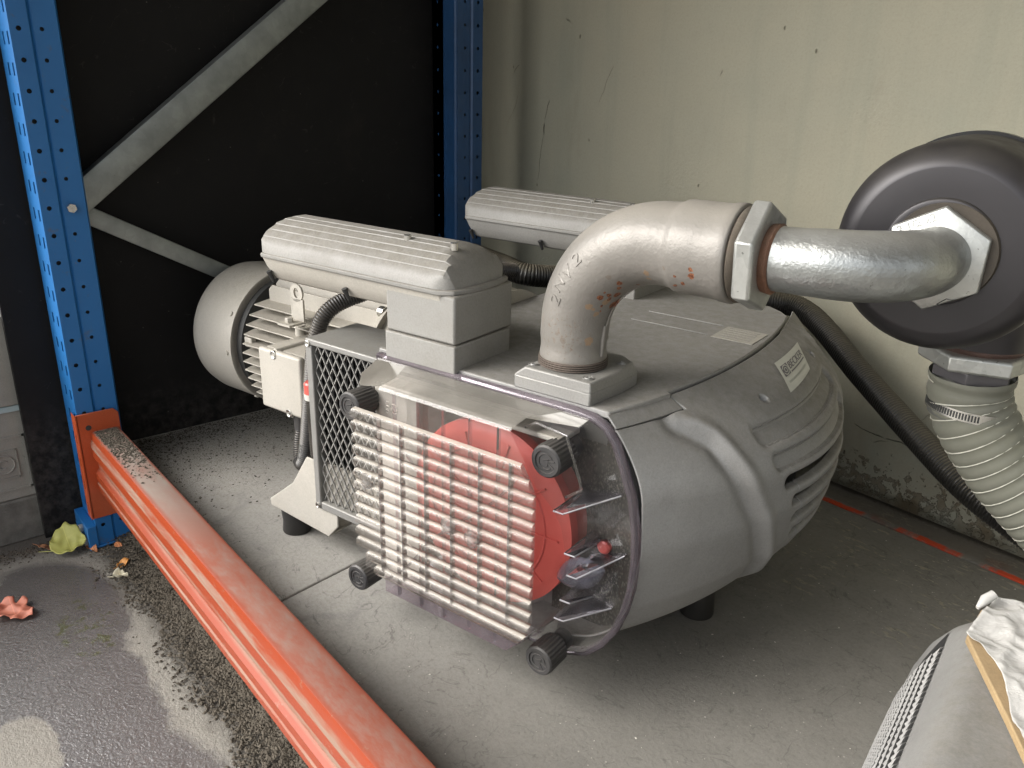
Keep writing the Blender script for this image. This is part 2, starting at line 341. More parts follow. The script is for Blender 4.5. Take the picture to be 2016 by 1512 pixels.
def mk_wall():
    t = NT("pale_green_plaster")
    n = t.noise(1.6, 5, .6); n2 = t.noise(9, 6, .65); nf = t.noise(120, 4, .6)
    x, y, z = t.xyz()
    streak = t.noise(14, 4, .6, vec=t.scaled((1, 1, .07)))
    c = t.mix(t.ramp(n, [(.3, 0.0), (.7, 1.0)]), (.385, .352, .262), (.340, .334, .262))
    c = t.mix(t.math('MULTIPLY', t.ramp(n2, [(.4, 0.0), (.75, 1.0)]), .35), c, (.42, .39, .295))
    c = t.mix(t.math('MULTIPLY', t.ramp(streak, [(.52, 0.0), (.75, 1.0)]), .38), c, (.255, .275, .215))
    pin = t.math('SUBTRACT', 1.0, t.step(t.voro(16, vec=t.scaled((1, 1, .6))), .03, .055))
    c = t.mix(t.math('MULTIPLY', pin, .6), c, (.12, .10, .07))
    gr = t.noise(210, 4, .85); c = t.mix(t.math('MULTIPLY', t.ramp(gr, [(.48, 0.0), (.68, 1.0)]), .22), c, (.20, .185, .135))
    st3 = t.math('MULTIPLY', t.step(t.noise(5, 6, .75, vec=t.scaled((1.6, 1, .5), loc=(2, 0, 5))), .55, .72), .30); c = t.mix(st3, c, (.27, .25, .185))
    # wavering cracks
    nv = t.n("ShaderNodeTexNoise"); nv.inputs['Scale'].default_value = 9; nv.inputs['Detail'].default_value = 5; t.l(t.obj, nv.inputs['Vector'])
    wob = t.math('MULTIPLY', t.math('SUBTRACT', nv.outputs['Fac'], .5), .05)
    def crack(x0, z0, x1, z1, w, amt):
        dx, dz = x1 - x0, z1 - z0; L = math.hypot(dx, dz)
        u = t.math('ADD', t.math('MULTIPLY', t.math('SUBTRACT', x, x0), dx / L), t.math('MULTIPLY', t.math('SUBTRACT', z, z0), dz / L))
        v = t.math('ADD', t.math('ADD', t.math('MULTIPLY', t.math('SUBTRACT', x, x0), -dz / L), t.math('MULTIPLY', t.math('SUBTRACT', z, z0), dx / L)), wob)
        a = t.math('SUBTRACT', 1.0, t.step(t.math('ABSOLUTE', v), w * .4, w))
        b = t.math('MULTIPLY', t.step(u, 0, .01), t.math('SUBTRACT', 1.0, t.step(u, L - .02, L)))
        return t.math('MULTIPLY', t.math('MULTIPLY', a, b), amt)
    k = None
    for cr in CRACKS:
        q = crack(*cr); k = q if k is None else t.math('MAXIMUM', k, q)
    c = t.mix(k, c, (.055, .045, .03))
    # flaked, mouldy skirting zone near the floor
    low = t.math('SUBTRACT', 1.0, t.step(z, .0, .16))
    fl = t.math('MULTIPLY', t.step(t.math('ADD', t.noise(45, 6, .75), t.math('MULTIPLY', low, .22)), .68, .72), t.math('MULTIPLY', low, 1.3, clamp=True), clamp=True)
    c = t.mix(t.math('MULTIPLY', fl, .85), c, (.165, .125, .075))
    base = t.math('SUBTRACT', 1.0, t.step(t.math('ADD', z, t.math('MULTIPLY', t.math('SUBTRACT', n2, .5), .05)), .012, .028))
    c = t.mix(t.math('MULTIPLY', base, .8), c, (.10, .08, .05))
    grn = t.math('MULTIPLY', t.math('SUBTRACT', 1.0, t.step(z, .0, .5)), t.ramp(n2, [(.4, 0.0), (.7, .5)]))
    c = t.mix(grn, c, (.36, .385, .325))
    rgh = t.math('MULTIPLY', t.step(t.noise(2.2, 3), .50, .62), .8)
    h = t.math('ADD', t.math('MULTIPLY', nf, t.math('ADD', rgh, .25)), t.math('SUBTRACT', t.math('MULTIPLY', n2, .8), t.math('MULTIPLY', t.math('MAXIMUM', k, t.math('MAXIMUM', fl, pin)), 1.5)))
    return t.done(t.bsdf(c, .75, 0, t.bump(h, .8, .0030), .25))

def mk_floor():
    t = NT("slab_concrete")
    x, y, z = t.xyz()       # object origin at the world origin, slab level
    n = t.noise(3.2, 6, .65); n2 = t.noise(22, 6, .7); n3 = t.noise(160, 4, .7)
    c = t.mix(t.ramp(n, [(.32, 0.0), (.68, 1.0)]), (.32, .308, .28), (.46, .44, .40))
    c = t.mix(t.math('MULTIPLY', t.ramp(n2, [(.4, 0.0), (.7, 1.0)]), .55), c, (.33, .315, .285))
    st2 = t.noise(9, 6, .7, dist=1.5); c = t.mix(t.math('MULTIPLY', t.step(st2, .52, .68), .38), c, (.22, .215, .205))
    # hairline scuffs
    wv = t.n("ShaderNodeTexNoise"); wv.inputs['Scale'].default_value = 6; wv.inputs['Detail'].default_value = 4; wv.inputs['Distortion'].default_value = 2.5; t.l(t.obj, wv.inputs['Vector'])
    hl = t.math('SUBTRACT', 1.0, t.step(t.math('ABSOLUTE', t.math('SUBTRACT', wv.outputs['Fac'], .5)), .0, .010))
    c = t.mix(t.math('MULTIPLY', t.math('MULTIPLY', hl, t.step(n2, .42, .55)), .6), c, (.11, .105, .10))
    # grit, thick toward the back-left corner
    corner = t.math('SUBTRACT', 1.0, t.step(x, -1.75, -1.25))
    grit = t.step(t.math('ADD', t.noise(330, 4, .75), t.math('MULTIPLY', corner, .10)), .60, .66)
    c = t.mix(t.math('MULTIPLY', grit, t.math('ADD', t.math('MULTIPLY', corner, .75), .12)), c, (.05, .042, .035))
    c = t.mix(t.math('MULTIPLY', t.math('MULTIPLY', corner, t.ramp(n2, [(.3, .4), (.6, 1.0)])), .45), c, (.46, .43, .36))
    c = t.mix(t.math('MULTIPLY', t.ramp(n3, [(.45, 0.0), (.65, 1.0)]), .28), c, (.15, .14, .125)); c = t.mix(t.math('MULTIPLY', t.ramp(t.noise(420, 3, .8), [(.52, 0.0), (.68, 1.0)]), .25), c, (.55, .53, .48))
    # browner slab to the right with shade painted in, and pale crumbs of plaster
    dk = t.math('MULTIPLY', t.step(t.math('ADD', x, t.math('MULTIPLY', t.math('SUBTRACT', n, .5), .5)), -1.12, -.55), .60)
    c = t.mix(dk, c, (.125, .117, .097))
    pc = t.math('MULTIPLY', t.step(t.noise(40, 5, .65, vec=t.scaled((1, 2.2, 1))), .55, .61),
                t.math('MULTIPLY', t.step(y, 1.02, 1.12), t.step(x, -.95, -.7)))
    pc = t.math('MULTIPLY', pc, t.step(t.noise(9, 3), .46, .56))
    c = t.mix(t.math('MULTIPLY', pc, .8), c, (.36, .33, .25))
    cr = t.math('SUBTRACT', 1.0, t.step(t.voro(75), .06, .10))
    c = t.mix(t.math('MULTIPLY', cr, t.math('MULTIPLY', t.step(t.noise(5, 2), .45, .6), .8)), c, (.52, .49, .42))
    # sprayed red line along the joint by the wall
    yy = t.math('ADD', y, t.math('MULTIPLY', t.math('SUBTRACT', t.noise(30, 4, .7), .5), .018))
    rl = t.math('MULTIPLY', t.math('SUBTRACT', 1.0, t.step(t.math('ABSOLUTE', t.math('SUBTRACT', yy, t.math('ADD', 1.419, t.math('MULTIPLY', t.noise(5, 3, .6, vec=t.scaled((1, .1, 1), loc=(3, 0, 0))), .016)))), .004, .0095)),
                t.step(t.noise(9, 5, .7, vec=t.scaled((1, .1, 1))), .40, .50))
    ov = t.math('MULTIPLY', t.math('SUBTRACT', 1.0, t.step(t.math('ABSOLUTE', t.math('SUBTRACT', yy, 1.440)), .006, .03)),
                t.math('MULTIPLY', t.step(t.noise(9, 4, .6), .56, .68), .45))
    c = t.mix(ov, c, (.22, .05, .03))
    c = t.mix(rl, c, t.mix(n2, (.50, .05, .02), (.78, .11, .03)))
    ed = t.math('MULTIPLY', t.step(y, 1.428, 1.445), .45)
    c = t.mix(ed, c, (.12, .095, .065))
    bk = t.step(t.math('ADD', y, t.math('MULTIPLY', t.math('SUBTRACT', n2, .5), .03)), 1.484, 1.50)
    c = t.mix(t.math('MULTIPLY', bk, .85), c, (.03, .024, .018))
    rs = t.math('ADD', .62, t.math('MULTIPLY', t.ramp(n2, [(.4, -.15), (.7, .2)]), 1))
    h = t.math('ADD', t.math('MULTIPLY', n3, .6), t.math('ADD', t.math('MULTIPLY', pc, .8), t.math('MULTIPLY', grit, .5)))
    return t.done(t.bsdf(c, rs, 0, t.bump(h, .7, .0024), .35))

def mk_ground():
    t = NT("yard_concrete_wet")
    x, y, z = t.xyz()
    wob = t.math('MULTIPLY', t.math('SUBTRACT', t.noise(14, 6, .7), .5), .075)
    def ell(cx, cy, a, b):
        dx = t.math('DIVIDE', t.math('ADD', t.math('SUBTRACT', x, cx), wob), a); dy = t.math('DIVIDE', t.math('ADD', t.math('SUBTRACT', y, cy), wob), b)
        r = t.math('ADD', t.math('POWER', dx, 2.0), t.math('POWER', dy, 2.0))
        return t.math('SUBTRACT', 1.0, t.step(r, .78, 1.18))
    wet = None
    for e in ((-1.50, .17, .22, .135), (-1.22, .185, .22, .085), (-1.40, .03, .28, .13), (-.98, .16, .17, .13), (-.8, .0, .4, .2), (-1.05, -.02, .3, .1)):
        q = ell(*e); wet = q if wet is None else t.math('MAXIMUM', wet, q)
    for e in ((-1.17, .075, .095, .045),):
        wet = t.math('MULTIPLY', wet, t.math('SUBTRACT', 1.0, ell(*e)))
    n = t.noise(24, 5, .65); n3 = t.noise(260, 4, .7)
    dry = t.mix(n, (.19, .178, .152), (.29, .272, .232))
    dry = t.mix(t.math('MULTIPLY', t.step(n3, .56, .66), .4), dry, (.12, .105, .085))
    w = t.mix(n, (.080, .074, .070), (.165, .155, .147)); w = t.mix(t.math('MULTIPLY', t.ramp(t.noise(330, 3, .8), [(.45, 0.0), (.65, 1.0)]), .35), w, (.04, .037, .035))
    moss = t.math('MULTIPLY', ell(-1.44, .22, .10, .05), t.step(t.noise(40, 5, .7), .50, .62))
    w = t.mix(t.math('MULTIPLY', moss, .8), w, (.075, .085, .022))
    w = t.mix(t.math('MULTIPLY', t.step(t.noise(200, 4, .75), .62, .68), .5), w, (.30, .25, .17))
    c = t.mix(wet, dry, w)
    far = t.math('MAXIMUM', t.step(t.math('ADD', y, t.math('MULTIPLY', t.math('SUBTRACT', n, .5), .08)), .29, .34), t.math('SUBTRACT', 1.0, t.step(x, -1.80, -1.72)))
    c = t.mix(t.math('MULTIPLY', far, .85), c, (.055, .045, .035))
    rr = t.mix(wet, (.8, .8, .8), t.mix(n, (.08, .08, .08), (.22, .22, .22)))
    h = t.math('ADD', t.math('MULTIPLY', t.noise(150, 4, .6), 1.0), t.math('MULTIPLY', t.noise(420, 3, .6), .4))
    wetf = t.math('MULTIPLY', wet, 1.0)
    b_ = t.n('ShaderNodeBsdfPrincipled'); t.inp(b_, 'Base Color', c); t.inp(b_, 'Roughness', rr); b_.inputs['Specular IOR Level'].default_value = .8
    t.inp(b_, 'Coat Weight', wetf); b_.inputs['Coat Roughness'].default_value = .16; b_.inputs['Coat IOR'].default_value = 1.8
    nb = t.bump(h, .9, .0024); t.l(nb, b_.inputs['Normal']); t.l(nb, b_.inputs['Coat Normal'])
    return t.done(b_.outputs[0])

M_GROUND = mk_ground()
M_FLOOR = mk_floor()
M_DEBRIS = paint("soil_crumbs", (.085, .072, .058), .9, 0, .42, .55, 1, nscale=130, dustc=(.15, .13, .10), spec=.2)
M_DEBRISL = paint("dust_crumbs", (.30, .27, .22), .9, 0, .4, .3, 1, nscale=60, spec=.2)
M_CONC = paint("light_block_concrete", (.30, .29, .26), .8, 0, .12, .2, 2, .25, nscale=8, spec=.25)
M_CONCD = paint("plinth_concrete", (.155, .15, .135), .8, 0, .2, .2, 3, .5, nscale=30, spec=.25)
M_SHADEROOF = plain("shade_roof_sheet", (.13, .125, .115), .7)

# ------------------------------------------------------------------ mesh helpers
class MB:
    """collects vertices and faces for ONE mesh object"""
    def __init__(s): s.v = []; s.f = []; s.mi = []
    def add(s, vs, fs, mi=0):
        o = len(s.v); s.v += [tuple(p) for p in vs]; s.f += [tuple(i + o for i in f) for f in fs]; s.mi += [mi] * len(fs); return s
    def box(s, x0, x1, y0, y1, z0, z1, mi=0):
        vs = [(x, y, z) for z in (z0, z1) for y in (y0, y1) for x in (x0, x1)]
        return s.add(vs, [(0, 2, 3, 1), (4, 5, 7, 6), (0, 1, 5, 4), (2, 6, 7, 3), (0, 4, 6, 2), (1, 3, 7, 5)], mi)
    def prism(s, poly, axis, a, b, mi=0):
        """poly in the two other axes (in order), extruded along axis from a to b"""
        def P(u, v, w):
            return {0: (w, u, v), 1: (u, w, v), 2: (u, v, w)}[axis]
        n = len(poly); vs = [P(u, v, a) for u, v in poly] + [P(u, v, b) for u, v in poly]
        fs = [tuple(range(n))[::-1], tuple(range(n, 2 * n))] + [(i, (i + 1) % n, n + (i + 1) % n, n + i) for i in range(n)]
        return s.add(vs, fs, mi)
    def tube(s, pts, rad, n=20, caps=True, mi=0, up=None):
        pts = [Vector(p) for p in pts]; N = len(pts)
        rad = rad if isinstance(rad, (list, tuple)) else [rad] * N
        T = [(pts[min(i + 1, N - 1)] - pts[max(i - 1, 0)]).normalized() for i in range(N)]
        u = Vector(up) if up else Vector((0, 0, 1)) if abs(T[0].z) < .9 else Vector((1, 0, 0))
        u = (u - T[0] * u.dot(T[0])).normalized(); vs = []
        for i in range(N):
            u = (u - T[i] * u.dot(T[i])).normalized(); w = T[i].cross(u)
            for k in range(n):
                a = 2 * math.pi * k / n
                vs.append(pts[i] + (u * math.cos(a) + w * math.sin(a)) * rad[i])
        fs = [(i * n + k, i * n + (k + 1) % n, (i + 1) * n + (k + 1) % n, (i + 1) * n + k) for i in range(N - 1) for k in range(n)]
        if caps: fs += [tuple(range(n))[::-1], tuple(range((N - 1) * n, N * n))]
        return s.add(vs, fs, mi)
    def lathe(s, prof, origin, axis, n=48, mi=0, a0=0, a1=2 * math.pi):
        """prof = [(distance along axis, radius)]"""
        ax = Vector(axis).normalized(); u = Vector((0, 0, 1)) if abs(ax.z) < .9 else Vector((1, 0, 0))
        u = (u - ax * u.dot(ax)).normalized(); w = ax.cross(u); o = Vector(origin); vs = []
        full = abs(a1 - a0 - 2 * math.pi) < 1e-6; cols = n if full else n + 1
        for d, r in prof:
            for k in range(cols):
                a = a0 + (a1 - a0) * k / n
                vs.append(o + ax * d + (u * math.cos(a) + w * math.sin(a)) * r)
        fs = []
        for i in range(len(prof) - 1):
            for k in range(n):
                k2 = (k + 1) % cols
                fs.append((i * cols + k, i * cols + k2, (i + 1) * cols + k2, (i + 1) * cols + k))
        if full:
            if prof[0][1] > 1e-6: fs.append(tuple(range(cols))[::-1])
            if prof[-1][1] > 1e-6: fs.append(tuple(range((len(prof) - 1) * cols, len(prof) * cols)))
        return s.add(vs, fs, mi)
    def hexnut(s, c, axis, r, h, rot=0.0, mi=0, n=6):
        ax = Vector(axis).normalized(); u = Vector((0, 0, 1)) if abs(ax.z) < .9 else Vector((1, 0, 0))
        u = (u - ax * u.dot(ax)).normalized(); w = ax.cross(u); c = Vector(c); vs = []
        for d, k in ((-h / 2, .955), (-h / 2 + .12 * h, 1), (h / 2 - .12 * h, 1), (h / 2, .955)):
            for i in range(n):
                a = rot + 2 * math.pi * i / n
                vs.append(c + ax * d + (u * math.cos(a) + w * math.sin(a)) * r * k)
        fs = [(j * n + i, j * n + (i + 1) % n, (j + 1) * n + (i + 1) % n, (j + 1) * n + i) for j in range(3) for i in range(n)]
        fs += [tuple(range(n))[::-1], tuple(range(3 * n, 4 * n))]
        return s.add(vs, fs, mi)
    def grid(s, fn, nu, nv, mi=0, keep=None):
        vs = [fn(i / nu, j / nv) for j in range(nv + 1) for i in range(nu + 1)]
        fs = [(j * (nu + 1) + i, j * (nu + 1) + i + 1, (j + 1) * (nu + 1) + i + 1, (j + 1) * (nu + 1) + i)
              for j in range(nv) for i in range(nu) if keep is None or keep((i + .5) / nu, (j + .5) / nv)]
        return s.add(vs, fs, mi)
    def build(s, name, mats, parent=None, off=None, bevel=0, smooth=38, seg=2, sub=0):
        if off is None: off = FR[parent.name] if parent else (0, 0, 0)
        me = bpy.data.meshes.new(name)
        me.from_pydata([(x - off[0], y - off[1], z - off[2]) for x, y, z in s.v], [], s.f)
        mats = mats if isinstance(mats, (list, tuple)) else [mats]
        for mm in mats: me.materials.append(mm)
        if len(mats) > 1: me.polygons.foreach_set('material_index', s.mi)
        bm = bmesh.new(); bm.from_mesh(me)
        bmesh.ops.recalc_face_normals(bm, faces=bm.faces); bm.to_mesh(me); bm.free()
        if smooth:
            me.polygons.foreach_set('use_smooth', [True] * len(me.polygons)); me.set_sharp_from_angle(angle=R(smooth))
        o = bpy.data.objects.new(name, me); COL.objects.link(o)
        if parent:
            o.parent = parent; FR[o.name] = off
        if bevel:
            b = o.modifiers.new("bevel", 'BEVEL'); b.width = bevel; b.segments = seg; b.limit_method = 'ANGLE'; b.angle_limit = R(40); b.harden_normals = False
        return o

FR = {}
TH = R(14)
def p2w(p):
    """pump frame to world"""
    return Vector((p[0] * math.cos(TH) - p[1] * math.sin(TH), p[0] * math.sin(TH) + p[1] * math.cos(TH), p[2]))
def tag(o, label=None, cat=None, group=None, kind=None):
    if label: o['label'] = label
    if cat: o['category'] = cat
    if group: o['group'] = group
    if kind: o['kind'] = kind
    return o
def thing(name, label, cat, base, pump=False, group=None):
    o = bpy.data.objects.new(name, None); COL.objects.link(o); o.empty_display_size = .05
    o.location = p2w(base) if pump else Vector(base)
    if pump: o.rotation_euler = (0, 0, TH)
    FR[o.name] = tuple(base)
    return tag(o, label, cat, group)
def single(mb, name, mat, base, label, cat, pump=False, group=None, kind=None, **kw):
    o = mb.build(name, mat, None, off=tuple(base), **kw)
    o.location = p2w(base) if pump else Vector(base)
    if pump: o.rotation_euler = (0, 0, TH)
    return tag(o, label, cat, group, kind)

def bez(pts, per=12):
    """Catmull-Rom through the points"""
    P = [Vector(p) for p in pts]; P = [P[0] * 2 - P[1]] + P + [P[-1] * 2 - P[-2]]; out = []
    for i in range(1, len(P) - 2):
        for k in range(per):
            t = k / per; a, b, c, d = P[i - 1:i + 3]
            out.append(.5 * ((2 * b) + (-a + c) * t + (2 * a - 5 * b + 4 * c - d) * t * t + (-a + 3 * b - 3 * c + d) * t ** 3))
    out.append(P[-2]); return out
def resample(pts, step):
    out = [pts[0]]; acc = 0; d = [0]
    for a, b in zip(pts, pts[1:]): d.append(d[-1] + (b - a).length)
    L = d[-1]; n = max(2, int(L / step)); j = 0
    for i in range(1, n + 1):
        s = L * i / n
        while j < len(d) - 2 and d[j + 1] < s: j += 1
        t = (s - d[j]) / max(1e-9, d[j + 1] - d[j]); out.append(pts[j].lerp(pts[j + 1], min(1, t)))
    return out
def rrect(x0, x1, y0, y1, r, n=5):
    out = []
    for cx, cy, a in ((x1 - r, y0 + r, -90), (x1 - r, y1 - r, 0), (x0 + r, y1 - r, 90), (x0 + r, y0 + r, 180)):
        for k in range(n + 1):
            t = R(a + 90 * k / n); out.append((cx + r * math.cos(t), cy + r * math.sin(t)))
    return out
def corrugated(path, r, pitch, depth, n=24):
    pts = resample(path, pitch / 4); rr = [r - (0, depth * .35, depth, depth * .35)[i % 4] for i in range(len(pts))]
    return pts, rr
def text_mesh(body, size, thick):
    """flat text as (verts, faces), centred on its middle; curves become a mesh at once"""
    cu = bpy.data.curves.new("lettering", 'FONT'); cu.body = body; cu.size = size; cu.extrude = thick
    cu.align_x = 'CENTER'; cu.align_y = 'CENTER'; cu.resolution_u = 3
    o = bpy.data.objects.new("lettering", cu); COL.objects.link(o)
    dg = bpy.context.evaluated_depsgraph_get(); me = o.evaluated_get(dg).to_mesh()
    vs = [tuple(v.co) for v in me.vertices]; fs = [tuple(p.vertices) for p in me.polygons]
    o.evaluated_get(dg).to_mesh_clear(); bpy.data.objects.remove(o); bpy.data.curves.remove(cu)
    return vs, fs

# ================================================================== THE PLACE
SLAB = 0.174
WALLY = 1.505
# ground outside, reaching well past the frame
g = MB().add([(-40, -40, 0), (40, -40, 0), (40, 40, 0), (-40, 40, 0)], [(0, 1, 2, 3)])
tag(g.build("ground", M_GROUND, None, off=(0, 0, 0), smooth=0), "wet and dry patched yard concrete", kind="structure")

# raised concrete floor slabs (three pours, with open joints between them)
fl = bpy.data.objects.new("floor", None); COL.objects.link(fl); fl.location = (0, 0, SLAB); FR["floor"] = (0, 0, SLAB)
tag(fl, "raised grey concrete floor", kind="structure")
def slab_poly(poly):
    return MB().prism(poly, 2, .004, SLAB).build("concrete_slab", M_FLOOR, fl, bevel=.003, smooth=0)
jx = lambda y: -1.062 - (y - .439) * .16
slab_poly([(-1.84, .398), (jx(.398) - .0015, .398), (jx(1.417) - .0015, 1.417), (-1.84, 1.417)])
slab_poly([(jx(.398) + .0015, .398), (3.0, .398), (3.0, 1.417), (jx(1.417) + .0015, 1.417)])
slab_poly([(-1.84, 1.421), (3.0, 1.421), (3.0, WALLY + .02), (-1.84, WALLY + .02)])

# back wall (x along the wall, z up); cracks given in wall coordinates (X, Z-SLAB)
CRACKS = [(-1.667, .716, -1.690, .659, .0013, .75), (-1.690, .659, -1.6935, .620, .0032, .85), (-1.6935, .625, -1.708, .50, .0011, .6), (-1.794, .725, -1.842, .635, .0009, .45),
          (-.735, .131, -.664, .127, .0013, .85), (-.668, .127, -.590, .146, .0015, .9), (-.69, .112, -.655, .126, .001, .5), (-.58, .225, -.605, .17, .0009, .35), (-.545, .136, -.455, .126, .0012, .6),
          (-1.45, .80, -1.49, .70, .0010, .35), (-1.133, .79, -1.141, .772, .0022, .7), (-1.62, .905, -1.60, .885, .003, .6), (-1.79, .80, -1.822, .775, .0018, .6)]
M_WALL = mk_wall()
w = MB().box(-2.6, 3.0, WALLY, WALLY + .15, .0, 2.295)
wall = single(w, "plaster_wall", M_WALL, (0, WALLY, SLAB), "pale green plastered back wall, cracked and flaking at its foot", "wall", smooth=0)
# roof and end wall, out of the frame, added to shade the bay
single(MB().box(-2.9, 3.2, -.70, WALLY + .3, 2.30, 2.36), "roof", M_SHADEROOF, (0, .8, 2.30), "unseen dark roof sheet added to shade the storage bay", "roof", smooth=0)

single(MB().box(-2.30, -2.15, .62, WALLY - .002, 0, 2.295).box(-2.298, -2.00, .605, .6195, 0, 2.29), "light_block_wall", M_CONC, (-2.7, 1.0, 0), "unseen grey wall added behind the black board to block stray light", "wall", smooth=0)  # unseen wall with a return, added to cut light leaking past the board
# black board behind the rack frame
b = MB().box(-1.826, -1.810, .236, 1.300, .0, 2.25)
single(b, "black_panel", M_PANEL, (-1.81, .9, 0.174), "matt black board standing behind the blue rack frame", "panel", smooth=0, bevel=.001)

# concrete pier left of the board
t = thing("concrete_pier", "grey concrete wall with a darker plinth left of the black board", "wall", (-1.83, .1, 0))
MB().box(-1.98, -1.830, -.9, .60, .300, .485).build("upper_wall", M_CONC, t, smooth=0, bevel=.003)
MB().box(-1.98, -1.833, -.9, .60, .096, .288).build("lower_wall", M_CONC, t, smooth=0, bevel=.003)
tag(MB().box(-1.98, -1.829, -.9, .60, .2885, .2995).build("painted_ledge", plain("pale_blue_paint", (.34, .42, .43), .6, var=.3), t, smooth=0), "pale blue painted ledge")
MB().box(-1.98, -1.826, -.9, .60, .0, .0955).build("plinth", M_CONCD, t, smooth=0, bevel=.004)
e = MB()
for (y0, y1, z0, z1) in ((.145, .235, .232, .236), (.145, .235, .118, .122), (.231, .235, .118, .236), (.160, .2165, .205, .2075), (.160, .2165, .145, .1475), (.2145, .217, .145, .2075), (.160, .1625, .145, .2075)):
    e.box(-1.835, -1.8305, y0, y1, z0, z1)
e.tube([(-1.832, .19 + .020 * math.cos(a), .177 + .020 * math.sin(a)) for a in np.linspace(0, 2 * math.pi, 25)], .0018, 6)
e.tube([(-1.832, .19 + .009 * math.cos(a), .177 + .009 * math.sin(a)) for a in np.linspace(.6, 5.2, 14)], .0015, 6)
tag(e.build("cast_emblem", M_CONC, t), "faint raised frame with a ring in it")

# ------------------------------------------------------------------ rack posts
def face_with_holes(mb, P, w, z0, z1, holes, thick=.002, pitch=.05, zoff=0.0, r=.0042, slot=None):
    """P(u, z, d) -> point; a sheet w wide with real holes: columns at u in holes"""
    n = 8
    us = sorted(set([0, w] + [h for h in holes]))
    rows = int((z1 - z0) / pitch) + 2
    zb = [z0 + zoff - pitch + k * pitch for k in range(rows + 1)]
    # each cell around a hole: from mid to mid
    cols = []; prev = 0
    hs = sorted(holes)
    for i, h in enumerate(hs):
        nx = w if i == len(hs) - 1 else (h + hs[i + 1]) / 2
        cols.append((prev, nx, h)); prev = nx
    for (ua, ub, h) in cols:
        for k in range(rows):
            za, zc = zb[k], zb[k] + pitch
            if zc < z0 + 1e-6 or za > z1 - 1e-6: continue
            a, c = max(za, z0), min(zc, z1); hz = (za + zc) / 2
            if slot: hr = (slot[0], slot[1])
            else: hr = (r, r)
            if hz - hr[1] < a + .001 or hz + hr[1] > c - .001:
                mb.add([P(ua, a, 0), P(ub, a, 0), P(ub, c, 0), P(ua, c, 0)], [(0, 1, 2, 3)]); continue
            out = []; inn = []; inn2 = []
            for q in range(n * 2):
                ang = 2 * math.pi * q / (n * 2); cx, sz = math.cos(ang), math.sin(ang)
                if slot:
                    m_ = max(abs(cx), abs(sz)); hx, hh = cx / m_ * hr[0], sz / m_ * hr[1]
                else: hx, hh = cx * hr[0], sz * hr[1]
                inn.append(P(h + hx, hz + hh, 0)); inn2.append(P(h + hx, hz + hh, thick))
                m_ = max(abs(cx), abs(sz)); sx, sy = cx / m_, sz / m_
                out.append(P(h + (sx * (ub - h) if sx > 0 else -sx * (ua - h)), hz + (sy * (c - hz) if sy > 0 else -sy * (a - hz)), 0))
            N = n * 2; vs = out + inn + inn2; fs = []
            for q in range(N):
                q2 = (q + 1) % N
                fs.append((q, q2, N + q2, N + q)); fs.append((N + q, N + q2, 2 * N + q2, 2 * N + q))
            mb.add(vs, fs)
            # corners left over between the fan and the cell
            for sx, sy in ((1, 1), (-1, 1), (-1, -1), (1, -1)):
                pass
    return mb

def post(name, label, y0, y1, front, z0, ztop, mat):
    """open profile: face toward +X with two columns of holes and a groove, narrow face toward the aisle with slots"""
    t = thing(name, label, "rack post", (-1.75, (y0 + y1) / 2, z0), group="blue upright posts of the rack")
    X1 = -1.70; w = y1 - y0; s = 1 if front else -1
    ya = y0 if front else y1
    side = MB()
    # outer half, groove, inner half of the perforated face
    h1, h2 = .012, .050
    P = lambda u, z, d: (X1 - d, ya + s * u, z)
    a = w * .40; b = w * .46; c2 = w * .50
    face_with_holes(side, lambda u, z, d: (X1 - d, ya + s * u, z), a, z0, ztop, [h1 + .002], zoff=HOLE0 - z0 + 0)
    side.add([P(a, z0, 0), P(b, z0, .0055), P(b, ztop, .0055), P(a, ztop, 0)], [(0, 1, 2, 3)])
    side.add([P(b, z0, .0055), P(c2, z0, .003), P(c2, ztop, .003), P(b, ztop, .0055)], [(0, 1, 2, 3)])
    face_with_holes(side, lambda u, z, d: (X1 - .003 - d, ya + s * (c2 + u), z), w - c2, z0, ztop, [h2 - c2], zoff=HOLE0 - z0, r=.0036)
    # return lip and back
    side.add([P(w, z0, .003), P(w + .004, z0, .010), P(w + .004, ztop, .010), P(w, ztop, .003)], [(0, 1, 2, 3)])
    side.add([P(w + .004, z0, .010), P(w + .004, z0, .10), P(w + .004, ztop, .10), P(w + .004, ztop, .010)], [(0, 1, 2, 3)])
    side.build("perforated_side", mat, t, smooth=0)
    f = MB()
    if front:
        face_with_holes(f, lambda u, z, d: (X1 - u, ya + s * d, z), .10, z0, ztop, [.022, .060], zoff=HOLE0 - z0 - .015, slot=(.0058, .0105))
    else:
        f.add([(X1, ya, z0), (X1 - .1, ya, z0), (X1 - .1, ya, ztop), (X1, ya, ztop)], [(0, 1, 2, 3)])
    f.build("aisle_face", mat, t, smooth=0)
    bk = MB().box(X1 - .088, X1 - .012, y0 + .006, y1 - .004, z0 + .006, ztop)
    bk.build("inner_web", M_DARKMETAL, t, smooth=0)
    return t
HOLE0 = .027
pf = post("rack_post", "blue perforated rack post at the left, standing in the yard beside the orange beam", .314, .390, True, .004, 1.9, M_BLUE)
fp = MB().box(-1.80, -1.694, .300, .396, .0045, .009); fp.box(-1.80, -1.696, .296, .3135, .0, .055)
fp.build("foot_plate", M_BLUE, pf, bevel=.001)
for (y, z) in ((.292, .040), (.2925, .018)):
    o = MB().hexnut((-1.735 + (.04 - z), y, z), (0, 1, 0), .009, .008).build("anchor_bolt", M_GALV, pf)
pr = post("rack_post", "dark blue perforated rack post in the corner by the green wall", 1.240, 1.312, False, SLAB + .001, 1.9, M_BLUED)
fr_ = MB()
